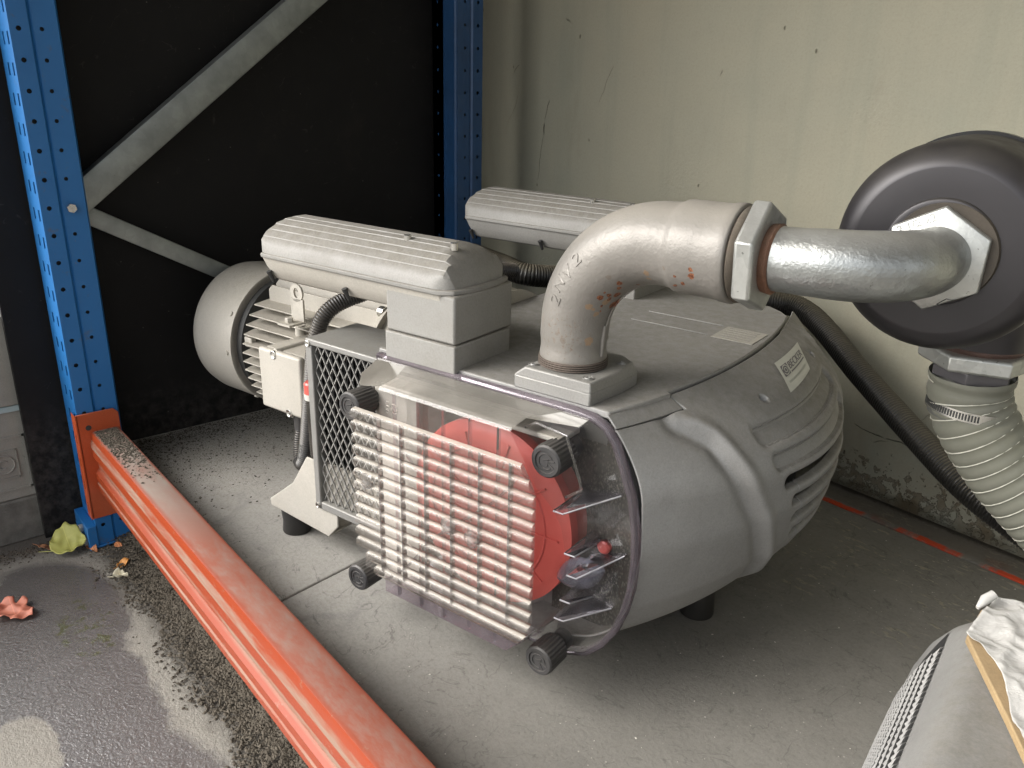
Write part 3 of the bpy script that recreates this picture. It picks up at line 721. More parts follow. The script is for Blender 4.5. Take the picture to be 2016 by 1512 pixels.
face_with_holes(fr_, lambda u, z, d: (-1.80 + u, 1.236 + d, z), .045, SLAB + .001, 1.9, [.022], zoff=HOLE0 - SLAB, r=.0034)
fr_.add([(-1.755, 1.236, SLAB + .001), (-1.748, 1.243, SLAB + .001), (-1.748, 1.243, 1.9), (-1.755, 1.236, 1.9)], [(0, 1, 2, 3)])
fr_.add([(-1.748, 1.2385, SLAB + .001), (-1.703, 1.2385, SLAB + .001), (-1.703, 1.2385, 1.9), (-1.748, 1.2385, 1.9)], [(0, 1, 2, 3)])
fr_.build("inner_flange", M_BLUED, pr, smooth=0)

# braces between the posts: C channels
def brace(label, A, B, wid):
    A, B = Vector(A), Vector(B); d = (B - A).normalized(); nrm = Vector((1, 0, 0)); up = nrm.cross(d).normalized()
    if up.z < 0: up = -up
    prof = [(-wid / 2, -.028), (-wid / 2, 0), (-wid / 2 + .006, .0015), (wid / 2 - .008, .0015), (wid / 2, -.001), (wid / 2, -.028), (wid / 2 - .002, -.028), (wid / 2 - .002, -.003), (-wid / 2 + .002, -.003), (-wid / 2 + .002, -.028)]
    mb = MB(); vs = []
    for q in (A, B):
        for u, x in prof: vs.append(q + up * u + nrm * x)
    n = len(prof); mb.add(vs, [(i, (i + 1) % n, n + (i + 1) % n, n + i) for i in range(n)] + [tuple(range(n))[::-1], tuple(range(n, 2 * n))])
    mid = (A + B) / 2
    return single(mb, "rack_brace", M_BRACE, tuple(mid), label, "brace", bevel=.001, group="galvanised braces of the rack frame")
brace("galvanised brace rising from the blue post to the top of the picture", (-1.745, .360, .684), (-1.745, 1.23, 1.345), .053)
brace("galvanised brace running down from the blue post behind the motor", (-1.748, .370, .695), (-1.748, 1.23, .202), .034)
bo = MB().hexnut((-1.699, .3645, .700), (1, 0, 0), .0088, .009, .25)
single(bo, "hex_bolt", M_STEEL, (-1.70, .3645, .7), "small bright hex bolt in the blue post where the braces meet", "bolt")

# ------------------------------------------------------------------ orange beam
bt = thing("rack_beam", "orange steel rack beam with dusty top, crossing the lower left", "beam", (-1.70, .325, .135))
yb = .329; z0, z1 = .134, .262
prof = [(yb + .055, z0 + .002), (yb + .004, z0), (yb + .0005, z0 + .004), (yb + .0005, z0 + .016), (yb + .003, z0 + .019), (yb + .003, z0 + .022), (yb, z0 + .025),
        (yb, z0 + .040), (yb + .008, z0 + .048), (yb + .008, z0 + .068), (yb, z0 + .076), (yb, z0 + .104), (yb + .003, z0 + .112),
        (yb + .0035, z1 - .006), (yb + .0055, z1 - .0015), (yb + .009, z1), (yb + .051, z1), (yb + .0555, z1 - .0015), (yb + .057, z1 - .006), (yb + .057, z0 + .004)]
mb = MB(); n = len(prof); xs_ = np.linspace(-1.697, 1.0, 30); vs = []
for x in xs_:
    for (y, z) in prof: vs.append((x, y, z))
mb.add(vs, [(j * n + i, j * n + (i + 1) % n, (j + 1) * n + (i + 1) % n, (j + 1) * n + i) for j in range(len(xs_) - 1) for i in range(n)] + [tuple(range(n))[::-1], tuple(range((len(xs_) - 1) * n, len(xs_) * n))])
mb.build("box_section", M_BEAMO, bt, smooth=30)
cn = MB()
cn.prism([(.316, .072), (.386, .072), (.389, .075), (.389, .292), (.380, .302), (.310, .302), (.310, .075)], 0, -1.6985, -1.6945)
cn.build("end_plate", M_ORANGE, bt, bevel=.001)
cw = MB()
face_with_holes(cw, lambda u, z, d: (-1.6945 - u, .3085 + d, z), .030, .072, .302, [.014], zoff=.0, slot=(.0022, .010))
cw.add([(-1.6945, .3085, .072), (-1.6945, .3125, .072), (-1.6945, .3125, .302), (-1.6945, .3085, .302)], [(0, 1, 2, 3)])
cw.build("hook_flange", M_ORANGE, bt, smooth=0)
cl = MB()
for zz in (.272,): cl.lathe([(0, .0055), (.0006, .0055)], (-1.6943, .330, zz), (1, 0, 0), 16)
cl.build("pin_hole", M_DARKMETAL, bt)

# ------------------------------------------------------------------ loose dirt
def crumbs(name, label, n, place, smin, smax, mat, cat="debris"):
    mb = MB(); base = [(1, 1, 1), (-1, -1, 1), (-1, 1, -1), (1, -1, -1)]
    oct_ = [(1, 0, 0), (-1, 0, 0), (0, 1, 0), (0, -1, 0), (0, 0, 1), (0, 0, -1)]
    of = [(0, 2, 4), (2, 1, 4), (1, 3, 4), (3, 0, 4), (2, 0, 5), (1, 2, 5), (3, 1, 5), (0, 3, 5)]
    for _ in range(n):
        p, z, k = place()
        s = (smin + (smax - smin) * rnd.random() ** 3) * k
        a = rnd.random() * 6.28; ca, sa = math.cos(a), math.sin(a); el = 1 + rnd.random() * .7
        vs = []
        for (x, y, zz) in oct_:
            x *= el * (.6 + .8 * rnd.random()); y *= (.6 + .8 * rnd.random()); zz *= .45 + .5 * rnd.random()
            vs.append((p[0] + s * (x * ca - y * sa), p[1] + s * (x * sa + y * ca), z + s * (zz + .25)))
        mb.add(vs, of)
    o = mb.build(name, mat, None, off=(0, 0, 0), smooth=0)
    return tag(o, label, cat, kind="stuff")
def pl_yard():
    while True:
        x = -1.76 + rnd.random() * 1.15
        y = .40 - abs(rnd.gauss(0, .045))
        lim = .300 + .018 * math.sin(x * 17) + .012 * math.sin(x * 41 + 1)
        if x < -1.62: lim = .245
        if y < lim and rnd.random() > .06: continue
        if y < .23: continue
        hgt = max(0, (y - lim)) * .16 * (0.6 + .8 * noise.noise(Vector((x * 30, y * 30, 0))))
        return (x, y), max(0, hgt), 1.0
crumbs("loose_soil", "dark crumbly soil drifted along the foot of the orange beam", 30000, pl_yard, .0006, .0036, M_DEBRIS)
def pl_joint():
    x = -1.80 + rnd.random() * .02 + abs(rnd.gauss(0, .02)); y = -.25 + rnd.random() * .58
    return (x, y), 0.0, 1.0
crumbs("wall_foot_dirt", "thin line of dark dirt at the foot of the concrete wall", 3500, pl_joint, .0006, .003, M_DEBRIS)
def pl_slab():
    while True:
        x = -1.80 + abs(rnd.gauss(0, .20)); y = .40 + rnd.random() ** 1.3 * .75
        if x > -1.2: continue
        if rnd.random() < .55: x = -1.805 + abs(rnd.gauss(0, .05))
        return (x, y), SLAB, 1.0
crumbs("floor_grit", "dark grit scattered on the slab beside the black board", 9000, pl_slab, .0005, .0022, M_DEBRIS)
def pl_beam():
    while True:
        x = -1.69 + abs(rnd.gauss(0, .10)); y = .338 + rnd.random() * .042
        if x > -1.40: continue
        return (x, y), .262, 1.0
crumbs("beam_dirt", "brown crumbs lying on the end of the orange beam by the post", 2600, pl_beam, .0005, .0026, M_DEBRIS)
def pl_pale():
    x = -.9 + rnd.random() * .9; y = .45 + rnd.random() * .95
    return (x, y), SLAB, 1.0
crumbs("plaster_crumbs", "tiny pale plaster crumbs sprinkled over the dark floor", 420, pl_pale, .0004, .0014, plain("pale_crumb", (.6, .57, .5), .8))
st = MB().tube([(-1.60, .352, .2645), (-1.585, .360, .2655), (-1.566, .366, .2645)], [.0011, .0016, .0009], 7)
single(st, "twig", M_DEBRIS, (-1.585, .36, .262), "short dark twig lying on the dusty orange beam", "twig")

# leaves
def leaf(name, label, c, L, W, rot, col, curl=.25, crumple=.0, seed=1, tip=1.0, lobes=0, tilt=0.0):
    t = NT(name + "_" + str(seed)); x, y, z = t.xyz()
    n = t.noise(60, 4, .6)
    cc = t.mix(n, tuple(v * .75 for v in col), tuple(min(1, v * 1.2) for v in col))
    vein = t.math('SUBTRACT', 1.0, t.step(t.math('ABSOLUTE', y), .0, .0012))
    cc = t.mix(t.math('MULTIPLY', vein, .5), cc, tuple(min(1, v * 1.5) for v in col))
    mt = t.done(t.bsdf(cc, .55, 0, t.bump(t.noise(90, 4), .3, .001)))
    nu, nv = 26, 14; mb = MB(); vs = []
    for i in range(nu + 1):
        u = i / nu; wd = W * (math.sin(math.pi * u ** .8) ** .7) * (1 + .06 * math.sin(u * 20 + seed))
        if lobes: wd *= .55 + .55 * abs(math.sin(u * math.pi * lobes + .4))
        for j in range(nv + 1):
            v = j / nv * 2 - 1
            px = (u - .5) * L; py = v * wd
            pz = curl * py * py / W * 1.2 + curl * .6 * (u - .5) ** 2 * L + crumple * noise.noise(Vector((px * 70 + seed, py * 70, seed))) * .02
            pz += .0025 + .001 * abs(math.sin(v * 6)) + tilt * (py + W)
            ca, sa = math.cos(rot), math.sin(rot)
            vs.append((c[0] + px * ca - py * sa, c[1] + px * sa + py * ca, c[2] + max(.0012, pz)))
    mb.add(vs, [(i * (nv + 1) + j, i * (nv + 1) + j + 1, (i + 1) * (nv + 1) + j + 1, (i + 1) * (nv + 1) + j) for i in range(nu) for j in range(nv)])
    ca, sa = math.cos(rot), math.sin(rot)
    mb.tube([(c[0] - ca * (L / 2 + k * L * .35), c[1] - sa * (L / 2 + k * L * .35), c[2] + .003) for k in (-.1, 0, .5, 1)], [.0010, .0010, .0008, .0006], 6)
    o = single(mb, name, mt, c, label, "leaf", smooth=60, group="fallen leaves on the yard")
    s = o.modifiers.new("thickness", 'SOLIDIFY'); s.thickness = .0005
    return o
leaf("fallen_leaf", "yellow green leaf lying on the wet concrete by the black board", (-1.722, .262, .002), .070, .030, 1.05, (.42, .42, .11), .28, .35, 1, tilt=.62)
leaf("fallen_leaf", "crumpled salmon pink leaf on the wet concrete at the left edge", (-1.560, .130, .002), .090, .032, .55, (.55, .20, .13), .22, .55, 2, lobes=3)
leaf("fallen_leaf", "curled cream coloured leaf at the edge of the soil", (-1.555, .315, .003), .030, .011, .9, (.62, .57, .42), .9, .8, 3)
leaf("fallen_leaf", "small orange leaf just above the cream leaf", (-1.600, .333, .003), .026, .008, 1.9, (.62, .27, .06), .6, .6, 4)
leaf("fallen_leaf", "tiny orange leaf scrap near the foot of the blue post", (-1.675, .345, .003), .018, .007, .3, (.60, .22, .08), .4, .5, 5)
leaf("fallen_leaf", "narrow rusty brown leaf between the yellow leaf and the post", (-1.705, .300, .003), .050, .007, .2, (.50, .20, .08), .3, .5, 6)
leaf("fallen_leaf", "dull brown leaf strip left of the yellow leaf", (-1.755, .228, .003), .050, .008, .5, (.34, .15, .07), .3, .5, 7)
leaf("fallen_leaf", "upright brown leaf wedged behind the blue post under the beam", (-1.715, .402, .006), .050, .012, 1.3, (.34, .16, .08), 1.4, .8, 8)

# ================================================================== THE PUMP (pump frame: x along its axis, y away from the camera)
pump = thing("vacuum_pump", "large dusty silver vacuum pump with clear fluted cover and red filter inside", "vacuum pump", (-.65, 1.08, SLAB), True)
DECK = .585
# ---- end cover surface
zs_ = [.262, .275, .300, .340, .420, .480, .530, .585]; xs_c = [-.470, -.436, -.406, -.388, -.375, -.379, -.388, -.405]
def sm_interp(z):
    return float(np.interp(z, ZF, XF))
ZF = np.linspace(.262, .585, 120)
_x = np.interp(ZF, zs_, xs_c)
for _ in range(6): _x[1:-1] = (_x[:-2] + _x[1:-1] * 2 + _x[2:]) / 4
XF = _x
BA, BC, BL, BR = .118, 1.09, .31, .315
def bow(y): return BA * (1 - ((y - BC) / (BL if y < BC else BR)) ** 2)
def seam(y): return -.383 - .035 * ((y - 1.10) / .27) ** 2
def zbot(y): return .262 + .045 * min(1, max(0, (y - .80) / .22)) ** 1.2 * (1 if y < 1.2 else max(0, 1 - (y - 1.2) / .25))
ZK, ZT = .48, .582
def shell_x(y, z):
    zb = zbot(y); zp = .262 + (.585 - .262) * (z - zb) / (.585 - zb)
    if z < ZK: return sm_interp(zp) + bow(y)
    u = ((z - ZK) / (ZT - ZK)) ** 1.8
    zk = .262 + (.585 - .262) * (ZK - zb) / (.585 - zb)
    return (1 - u) * (sm_interp(zk) + bow(y)) + u * seam(y)
def P_(y, z): return Vector((shell_x(y, z), y, z))
def N_(y, z):
    e = .002
    a = P_(y + e, z) - P_(y - e, z); b = P_(y, min(z + e, ZT)) - P_(y, min(z + e, ZT) - 2 * e)
    n = a.cross(b); n.normalize()
    return n if n.x > 0 or n.z > .3 else -n
RIDGE = [(.868, .568), (.875, .563), (.896, .544), (.905, .516), (.920, .478), (.945, .428), (.971, .373), (.985, .330), (.980, .300)]
RP = bez([(a, b, 0) for a, b in RIDGE], 8)
def ridge_d(y, z):
    y2 = y if y < 1.10 else 2.20 - y
    best = 9; side = 0
    for i in range(len(RP) - 1):
        a, b = RP[i], RP[i + 1]; dx, dz = b.x - a.x, b.y - a.y; L2 = dx * dx + dz * dz
        t = max(0, min(1, ((y2 - a.x) * dx + (z - a.y) * dz) / L2)); px, pz = a.x + dx * t, a.y + dz * t
        d = math.hypot(y2 - px, z - pz)
        if d < best: best = d; side = (y2 - px) * (-dz) + (z - pz) * dx   # >0 on the vent side
    return best, side
SLOTS = [(.948, .5275, .0092, 0), (.954, .4990, .0092, 0), (.970, .4710, .0092, 1), (.988, .4410, .0082, 1), (1.002, .4110, .0074, 1), (1.014, .3820, .0062, 1), (1.030, .3540, .0058, 1), (1.042, .328, .005, 1)]
def slot_w(y, z):
    y2 = y if y < 1.10 else 2.20 - y
    best = 0; k = -1
    for i, (yl, zc, h, op) in enumerate(SLOTS):
        dz = abs(z - zc)
        if dz > h * 1.9: continue
        q = math.hypot(max(0, yl + h - y2), dz)
        w_ = 1 - min(1, max(0, (q - h * .55) / (h * .75)))
        w_ = w_ * w_ * (3 - 2 * w_)
        if w_ > best: best = w_; k = i
    return best, k
ny, nz = 400, 400
Y0, Y1 = .782, 1.385
ys = np.linspace(Y0, Y1, ny + 1)
YY, SS = np.meshgrid(ys, np.linspace(0, 1, nz + 1))
ZB = np.array([zbot(y) for y in ys])[None, :]
ZZ = ZB + (ZT - ZB) * SS
def shell_np(Y, Z, zb):
    zp = .262 + (.585 - .262) * (Z - zb) / (.585 - zb)
    bw_ = np.array(BOWF(Y)); base = np.interp(zp, ZF, XF) + bw_
    zk = .262 + (.585 - .262) * (ZK - zb) / (.585 - zb)
    u = (np.clip(Z - ZK, 0, None) / (ZT - ZK)) ** 1.8
    top = (1 - u) * (np.interp(zk, ZF, XF) + bw_) + u * (-.383 - .035 * ((Y - 1.10) / .27) ** 2)
    return np.where(Z < ZK, base, top)
def BOWF(Y):
    Y = np.asarray(Y); return BA * (1 - ((Y - BC) / np.where(Y < BC, BL, BR)) ** 2)
XX = shell_np(YY, ZZ, ZB)
PTS = np.stack([XX, YY, ZZ], -1)
gy = np.gradient(PTS, axis=1); gz = np.gradient(PTS, axis=0)
NN = np.cross(gy, gz); NN /= np.linalg.norm(NN, axis=-1, keepdims=True)
Y2 = np.where(YY < 1.10, YY, 2.20 - YY)
BD = np.full(YY.shape, 9.0); SD = np.zeros(YY.shape)
for i in range(len(RP) - 1):
    a, b = RP[i], RP[i + 1]; dx, dz = b.x - a.x, b.y - a.y; L2 = dx * dx + dz * dz
    if L2 < 1e-12: continue
    t_ = np.clip(((Y2 - a.x) * dx + (ZZ - a.y) * dz) / L2, 0, 1); px, pz = a.x + dx * t_, a.y + dz * t_
    d = np.hypot(Y2 - px, ZZ - pz); sd = (Y2 - px) * (-dz) + (ZZ - pz) * dx
    SD = np.where(d < BD, sd, SD); BD = np.minimum(BD, d)
DI = np.where(SD <= 0, .0095 * np.exp(-(BD / .0085) ** 2) - .0050 * np.exp(-((BD - .019) / .009) ** 2) * (1 - np.exp(-(BD / .008) ** 2)), .0055 + .0040 * np.exp(-(BD / .009) ** 2))
fade = np.clip(np.minimum((ZZ - ZB) / .012, (ZT - ZZ) / .030), 0, 1); fade = fade * fade * (3 - 2 * fade); DI = DI * fade
OPEN = np.zeros(YY.shape)
for (yl, zc, h, op) in SLOTS:
    q = np.hypot(np.clip(yl + h - Y2, 0, None), ZZ - zc)
    e_ = .0022; w_ = np.clip((h + e_ - q) / (2 * e_), 0, 1); w_ = w_ * w_ * (3 - 2 * w_)
    DI -= (.016 if op else .0075) * w_
    if op: OPEN = np.maximum(OPEN, w_)
    # rounded shoulders of the bars
    DI -= .0022 * np.exp(-((q - h) / .004) ** 2) * (q > h)
for (hy, hz) in ((1.016, .5535), (1.249, .553)):
    dd = np.hypot(YY - hy, (ZZ - hz) * 2.0); DI -= .010 * (1 - np.clip((dd - .0065) / .002, 0, 1))
LJ, LI = int(.955 * nz), int((.8865 - Y0) / (Y1 - Y0) * ny)
JJ, II = np.meshgrid(np.arange(nz + 1), np.arange(ny + 1), indexing='ij')
DI = np.where((JJ >= LJ + 2) & (II <= LI - 1), .0010, DI)
DI = np.where(((JJ >= LJ) & (JJ <= LJ + 1) & (II <= LI + 1)) | ((II >= LI) & (II <= LI + 1) & (JJ >= LJ)), -.0045, DI)
verts = [Vector(p) for p in (PTS + NN * DI[..., None]).reshape(-1, 3)]
wmap = OPEN
def idx(j, i): return j * (ny + 1) + i
def region(y, z):
    """which piece a face of the shell belongs to"""
    y2 = y if y < 1.10 else 2.20 - y
    for k in range(2, len(SLOTS) - 1):
        za, zc = SLOTS[k + 1][1], SLOTS[k][1]
        if za < z <= zc and y2 > max(SLOTS[k][0], SLOTS[k + 1][0]) + .010: return k
    return "shell"
pieces = {}
for j in range(nz):
    for i in range(ny):
        y = (ys[i] + ys[i + 1]) / 2; zb = zbot(y); z = zb + (ZT - zb) * (j + .5) / nz
        if min(wmap[j, i], wmap[j, i + 1], wmap[j + 1, i], wmap[j + 1, i + 1]) > .55: continue
        r_ = 'lip' if (j >= LJ + 1 and i < LI) else region(y, z)
        if r_ is None: continue
        pieces.setdefault(r_, []).append((idx(j, i), idx(j, i + 1), idx(j + 1, i + 1), idx(j + 1, i)))
def piece(key, name, mat, thick=.0025):
    used = {}; vs = []; fs = []
    for f in pieces[key]:
        g_ = []
        for q in f:
            if q not in used: used[q] = len(vs); vs.append(verts[q])
            g_.append(used[q])
        fs.append(tuple(g_))
    o = MB().add(vs, fs).build(name, mat, pump, smooth=60)
    s = o.modifiers.new("thickness", 'SOLIDIFY'); s.thickness = thick; s.offset = 0
    return o
cover = piece("shell", "end_cover", M_PUMP)
piece("lip", "lid_edge", M_PUMP)
for k in range(2, len(SLOTS) - 1): piece(k, "louver", M_PUMP, .004)
# underside and back of the shell
mb = MB(); ring = [verts[idx(0, i)] for i in range(ny + 1)]
mb.add([tuple(p) for p in ring] + [(p.x - .10, p.y, p.z - .004) for p in ring], [(i, i + 1, ny + 2 + i, ny + 1 + i) for i in range(ny)])
mb.build("cover_underside", M_PUMP, pump)
for (hy, hz) in ((1.016, .5535), (1.249, .553)):
    p = P_(hy, hz) - N_(hy, hz) * .008
    MB().lathe([(0, .0052), (.002, .0052), (.003, .004), (.003, .0022), (.001, .002), (.001, 0)], p, N_(hy, hz), 20).build("cover_screw", M_STEEL, pump)

# ---- sticker on the end cover: plate, border and lettering follow the curved surface
LA, LB, LC, LD = (1.114, .5695), (1.241, .568), (1.185, .549), (1.075, .547)   # corners: top left, top right, lower right, lower left
def lab(u, v, h):
    """u 0..1 left to right, v 0..1 bottom to top"""
    a = Vector(LD).lerp(Vector(LC), u); b = Vector(LA).lerp(Vector(LB), u); q = a.lerp(b, v)
    return P_(q.x, q.y) + N_(q.x, q.y) * h
lb = MB().grid(lambda u, v: lab(u, v, .0072), 24, 18)
lo = lb.build("maker_label", plain("label_white", (.52, .52, .46), .45), pump, smooth=60)
M_INK = plain("label_ink", (.11, .10, .115), .5); M_INKL = plain("label_ink_faint", (.33, .34, .30), .5)
def label_text(body, u0, u1, v0, v1, mat, name, h=.0074, bold=0):
    vs, fs = text_mesh(body, 1, 0)
    vx = [v[0] for v in vs]; vy = [v[1] for v in vs]; ax, bx, ay, by = min(vx), max(vx), min(vy), max(vy)
    mb = MB()
    for off in ([0] if not bold else [-bold, 0, bold]):
        mb.add([lab(u0 + (u1 - u0) * (v[0] - ax) / (bx - ax) + off, v0 + (v1 - v0) * (v[1] - ay) / (by - ay), h + .00002 * (off > 0) - .00002 * (off < 0)) for v in vs], fs)
    mb.build(name, mat, lo, off=FR[pump.name], smooth=0)
label_text("BECKER", .31, .93, .56, .80, M_INK, "maker_name", bold=.006)
mb = MB().grid(lambda u, v: lab(.30 + .64 * u, .46 + .045 * v, .0074), 12, 1); mb.build("underline", M_INK, lo, off=FR[pump.name])
mb = MB().grid(lambda u, v: lab(.07 + .20 * u, .46 + .36 * v, .0074), 6, 6); mb.build("emblem_square", M_INK, lo, off=FR[pump.name])
M_LW = plain("label_white_mark", (.52, .52, .46), .45)
mb = MB()
for r0, r1, a0, a1 in ((.075, .092, 200, 520), (.03, .045, 0, 360)):
    n_ = 24; vs = []
    for k in range(n_ + 1):
        a = R(a0 + (a1 - a0) * k / n_)
        for r_ in (r0, r1): vs.append(lab(.17 + r_ * math.cos(a), .64 + r_ * 1.75 * math.sin(a), .0077))
    mb.add(vs, [(2 * k, 2 * k + 1, 2 * k + 3, 2 * k + 2) for k in range(n_)])
mb.build("emblem", M_LW, lo, off=FR[pump.name], smooth=0)
mb = MB()
for k in range(26):
    u = .10 + k * .030 + rnd.random() * .006
    mb.grid(lambda a, b: lab(u + .018 * a, .23 + .07 * b, .0074), 1, 1)
mb.build("small_print", M_INKL, lo, off=FR[pump.name], smooth=0)

# ---- lid (deck)
edge = [(seam(y) - .0035, y) for y in np.linspace(.888, 1.33, 40)]
far = [(-.430, 1.352), (-.455, 1.372), (-.50, 1.382)]
poly = [(-.800, .784), (shell_x(.784, .580) - .001, .784), (shell_x(.83, .578) - .002, .83), (shell_x(.884, .578) - .002, .884)] + edge + far + [(-.800, 1.382)]
mb = MB().prism(poly, 2, .5775, DECK + .002)
mb.build("lid", M_PUMP, pump, bevel=.0018, smooth=30)
MB().prism([(-.80, .785), (-.43, .785), (-.40, .90), (-.392, 1.1), (-.42, 1.33), (-.48, 1.378), (-.80, 1.378)], 2, .545, .574).build("inner_rim", M_DARKMETAL, pump)
# casting relief on the lid beside the rating plate
mb = MB().box(-.462, -.398, 1.139, 1.205, DECK + .0022, DECK + .0030)
pl_ = mb.build("rating_plate", paint("rating_plate_metal", (.40, .385, .345), .5, .2, .05, .5, .3), pump)
mb = MB()
for r_ in range(5):
    x = -.455
    while x < -.408:
        w_ = .003 + rnd.random() * .008; mb.box(x, min(x + w_, -.404), 1.149 + r_ * .011, 1.153 + r_ * .011, DECK + .0031, DECK + .0034); x += w_ + .002
mb.build("stamped_text", paint("stamped_grey", (.27, .26, .24), .6, 0, .05, .3), pl_, off=FR[pump.name])
mb = MB().box(-.60, -.470, 1.145, 1.148, DECK + .0018, DECK + .0034); mb.box(-.60, -.470, 1.205, 1.208, DECK + .0018, DECK + .0034)
mb.build("lid_bead", M_PUMP, pump, bevel=.0008)
mb = MB().lathe([(0, .028), (.002, .026), (.002, 0)], (-.60, 1.02, DECK + .0018), (0, 0, 1), 32); mb.build("lid_boss", M_PUMP, pump)

# ---- inner body
mb = MB().box(-.80, -.46, .835, 1.37, .235, .5445); mb.build("inner_body", M_DARKMETAL, pump)
mb = MB()
for k in range(9): mb.lathe([(0, .006), (.08, .006)], (-.40 + .0 * k, .96 + k * .028, .35 + .02 * (k % 3)), (.1, 0, 1), 10)
for k in range(6): mb.box(-.46, -.33 + .01 * (k % 2), .98 + k * .04, .984 + k * .04, .335, .50)
mb.build("cooling_fins", plain("inner_alu", (.16, .155, .145), .5, .3), pump)

# ---- filter chamber behind the clear cover
def rim_pts(inset=0.0):
    base = [(-.792, .581), (-.47, .581), (-.445, .579), (-.427, .571), (-.413, .555), (-.402, .530), (-.3865, .49), (-.3790, .45), (-.3765, .41), (-.3785, .37), (-.3855, .335), (-.397, .302), (-.4135, .275), (-.435, .252), (-.47, .238), (-.56, .234), (-.792, .234)]
    if not inset: return base
    cx, cz = -.58, .41; out = []
    for i, (x, z) in enumerate(base):
        a = base[i - 1]; c = base[(i + 1) % len(base)]; dx, dz = c[0] - a[0], c[1] - a[1]; L = math.hypot(dx, dz)
        nx, nz_ = -dz / L, dx / L
        if (cx - x) * nx + (cz - z) * nz_ < 0: nx, nz_ = -nx, -nz_
        out.append((x + nx * inset, z + nz_ * inset))
    return out
mb = MB().prism(rim_pts(.004), 1, .826, .834); mb.build("chamber_back", M_PUMP, pump)
wv_ = [(-.52, .5765)] + [(x, z) for x, z in rim_pts(.0062)[1:15]] + [(-.52, .241)]
mb = MB().prism(wv_, 1, .822, .8255); mb.build("weave_lining", M_WEAVE, pump)
a_, b_ = rim_pts(.0), rim_pts(.005); n = len(a_)
mb = MB()   # the metal wall round the chamber
vs = [(x, .783, z) for x, z in a_] + [(x, .783, z) for x, z in b_] + [(x, .830, z) for x, z in b_] + [(x, .830, z) for x, z in a_]
fs = []
for i in range(n):
    k = (i + 1) % n
    fs += [(i, k, n + k, n + i), (n + i, n + k, 2 * n + k, 2 * n + i), (3 * n + i, 3 * n + k, k, i)]
mb.add(vs, fs).build("chamber_wall", M_PUMP, pump)
# red filter cap and pleated filter behind it
cart = MB().lathe([(0, 0), (0, .110), (.003, .117), (.006, .127), (.020, .127), (.022, .122), (.05, .122), (.05, 0)], (-.582, .752, .415), (0, 1, 0), 72)
ct = cart.build("filter_cap", M_RED, pump)
mb = MB()
for k in range(10):
    a = 2 * math.pi * k / 10
    mb.tube([(-.582 + r_ * math.cos(a), .751, .415 + r_ * math.sin(a)) for r_ in (.03, .112)], .0016, 6)
mb.tube([(-.582 + .092 * math.cos(a), .7515, .415 + .092 * math.sin(a)) for a in np.linspace(0, 6.283, 49)], .002, 6)
mb.build("cap_rib", M_RED, ct, off=FR[pump.name])
mb = MB()
for k in range(22): mb.box(-.790, -.715, .800, .824, .25 + k * .014, .2565 + k * .014)
mb.build("filter_pleat", M_FILTER, pump)
mb = MB().box(-.785, -.47, .795, .822, .550, .574); mb.build("chamber_ledge", M_PUMP, pump)

mb = MB().box(-.786, -.708, .760, .821, .248, .5485); mb.box(-.786, -.468, .742, .7945, .5490, .5560)
mb.build("filter_seat", M_PUMPF, pump, bevel=.002)
# ---- clear cover
cc = MB()
a_ = rim_pts(.0035); n = len(a_)
cc.add([(x, .772, z) for x, z in a_], [tuple(range(n))])
clear = cc.build("clear_cover", M_CLEAR, pump)
def sub(mb, name, mat=M_CLEAR, **kw): return mb.build(name, mat, clear, off=FR[pump.name], **kw)
# rim
mb = MB()
prof2 = [(0, .7825), (-.0028, .7825), (-.0028, .774), (-.0005, .7715), (.004, .7715), (.0062, .774), (.0062, .7825)]
rings = [[(x, y, z) for (x, z) in rim_pts(ins + 1e-7)] for ins, y in prof2]
vs = [p for rg in rings for p in rg]; m_ = len(prof2)
mb.add(vs, [(j * n + i, j * n + (i + 1) % n, ((j + 1) % m_) * n + (i + 1) % n, ((j + 1) % m_) * n + i) for j in range(m_) for i in range(n)])
sub(mb, "cover_rim", M_CLEARE, smooth=50)
# raised box: side wall and roof follow one outline, front set with flutes
XR = [(.566, -.512), (.548, -.500), (.530, -.488), (.508, -.474), (.490, -.452), (.470, -.438), (.440, -.431), (.400, -.430), (.370, -.434), (.345, -.440), (.322, -.458), (.304, -.476), (.285, -.490), (.264, -.512)]
body = [(-.722, .264), (-.722, .566)] + [(x, z) for z, x in XR]
mb = MB(); n = len(body)
vs = [(x, .7045, z) for x, z in body] + [(x * 1.0 + (x + .6) * .04, .7715, z + (z - .41) * .03) for x, z in body]
mb.add(vs, [(i, (i + 1) % n, n + (i + 1) % n, n + i) for i in range(n) if i != 1])
sub(mb, "cover_side", mk_clear("clear_plastic_side", (.94, .93, .94), .05, .10, mott=.3, rough=.12, ior=1.12), smooth=25)
mb = MB()
vs = []
for k in range(25):
    u = k / 24; x = -.722 + u * .210; vs += [(x, .7045, .5665), (x, .7075, .5700), (x, .735, .5735), (x - .03 * (1 - u) * .5 + .03 * u, .7715, .578)]
mb.add(vs, [(4 * k + q, 4 * k + q + 1, 4 * k + q + 5, 4 * k + q + 4) for k in range(24) for q in range(3)])
# gusset left to knob and right over pocket
mb.add([(-.722, .7075, .570), (-.722, .735, .5735), (-.737, .7715, .578), (-.788, .7715, .578), (-.785, .735, .566), (-.765, .712, .560)], [(0, 1, 2, 3, 4, 5)])
mb.add([(-.512, .735, .5735), (-.482, .7715, .578), (-.448, .7715, .577), (-.450, .752, .573)], [(0, 1, 2, 3)])
sub(mb, "cover_top", mk_clear("clear_plastic_dusty", (.95, .945, .95), .07, .24, rough=.15, mott=.35), smooth=30)
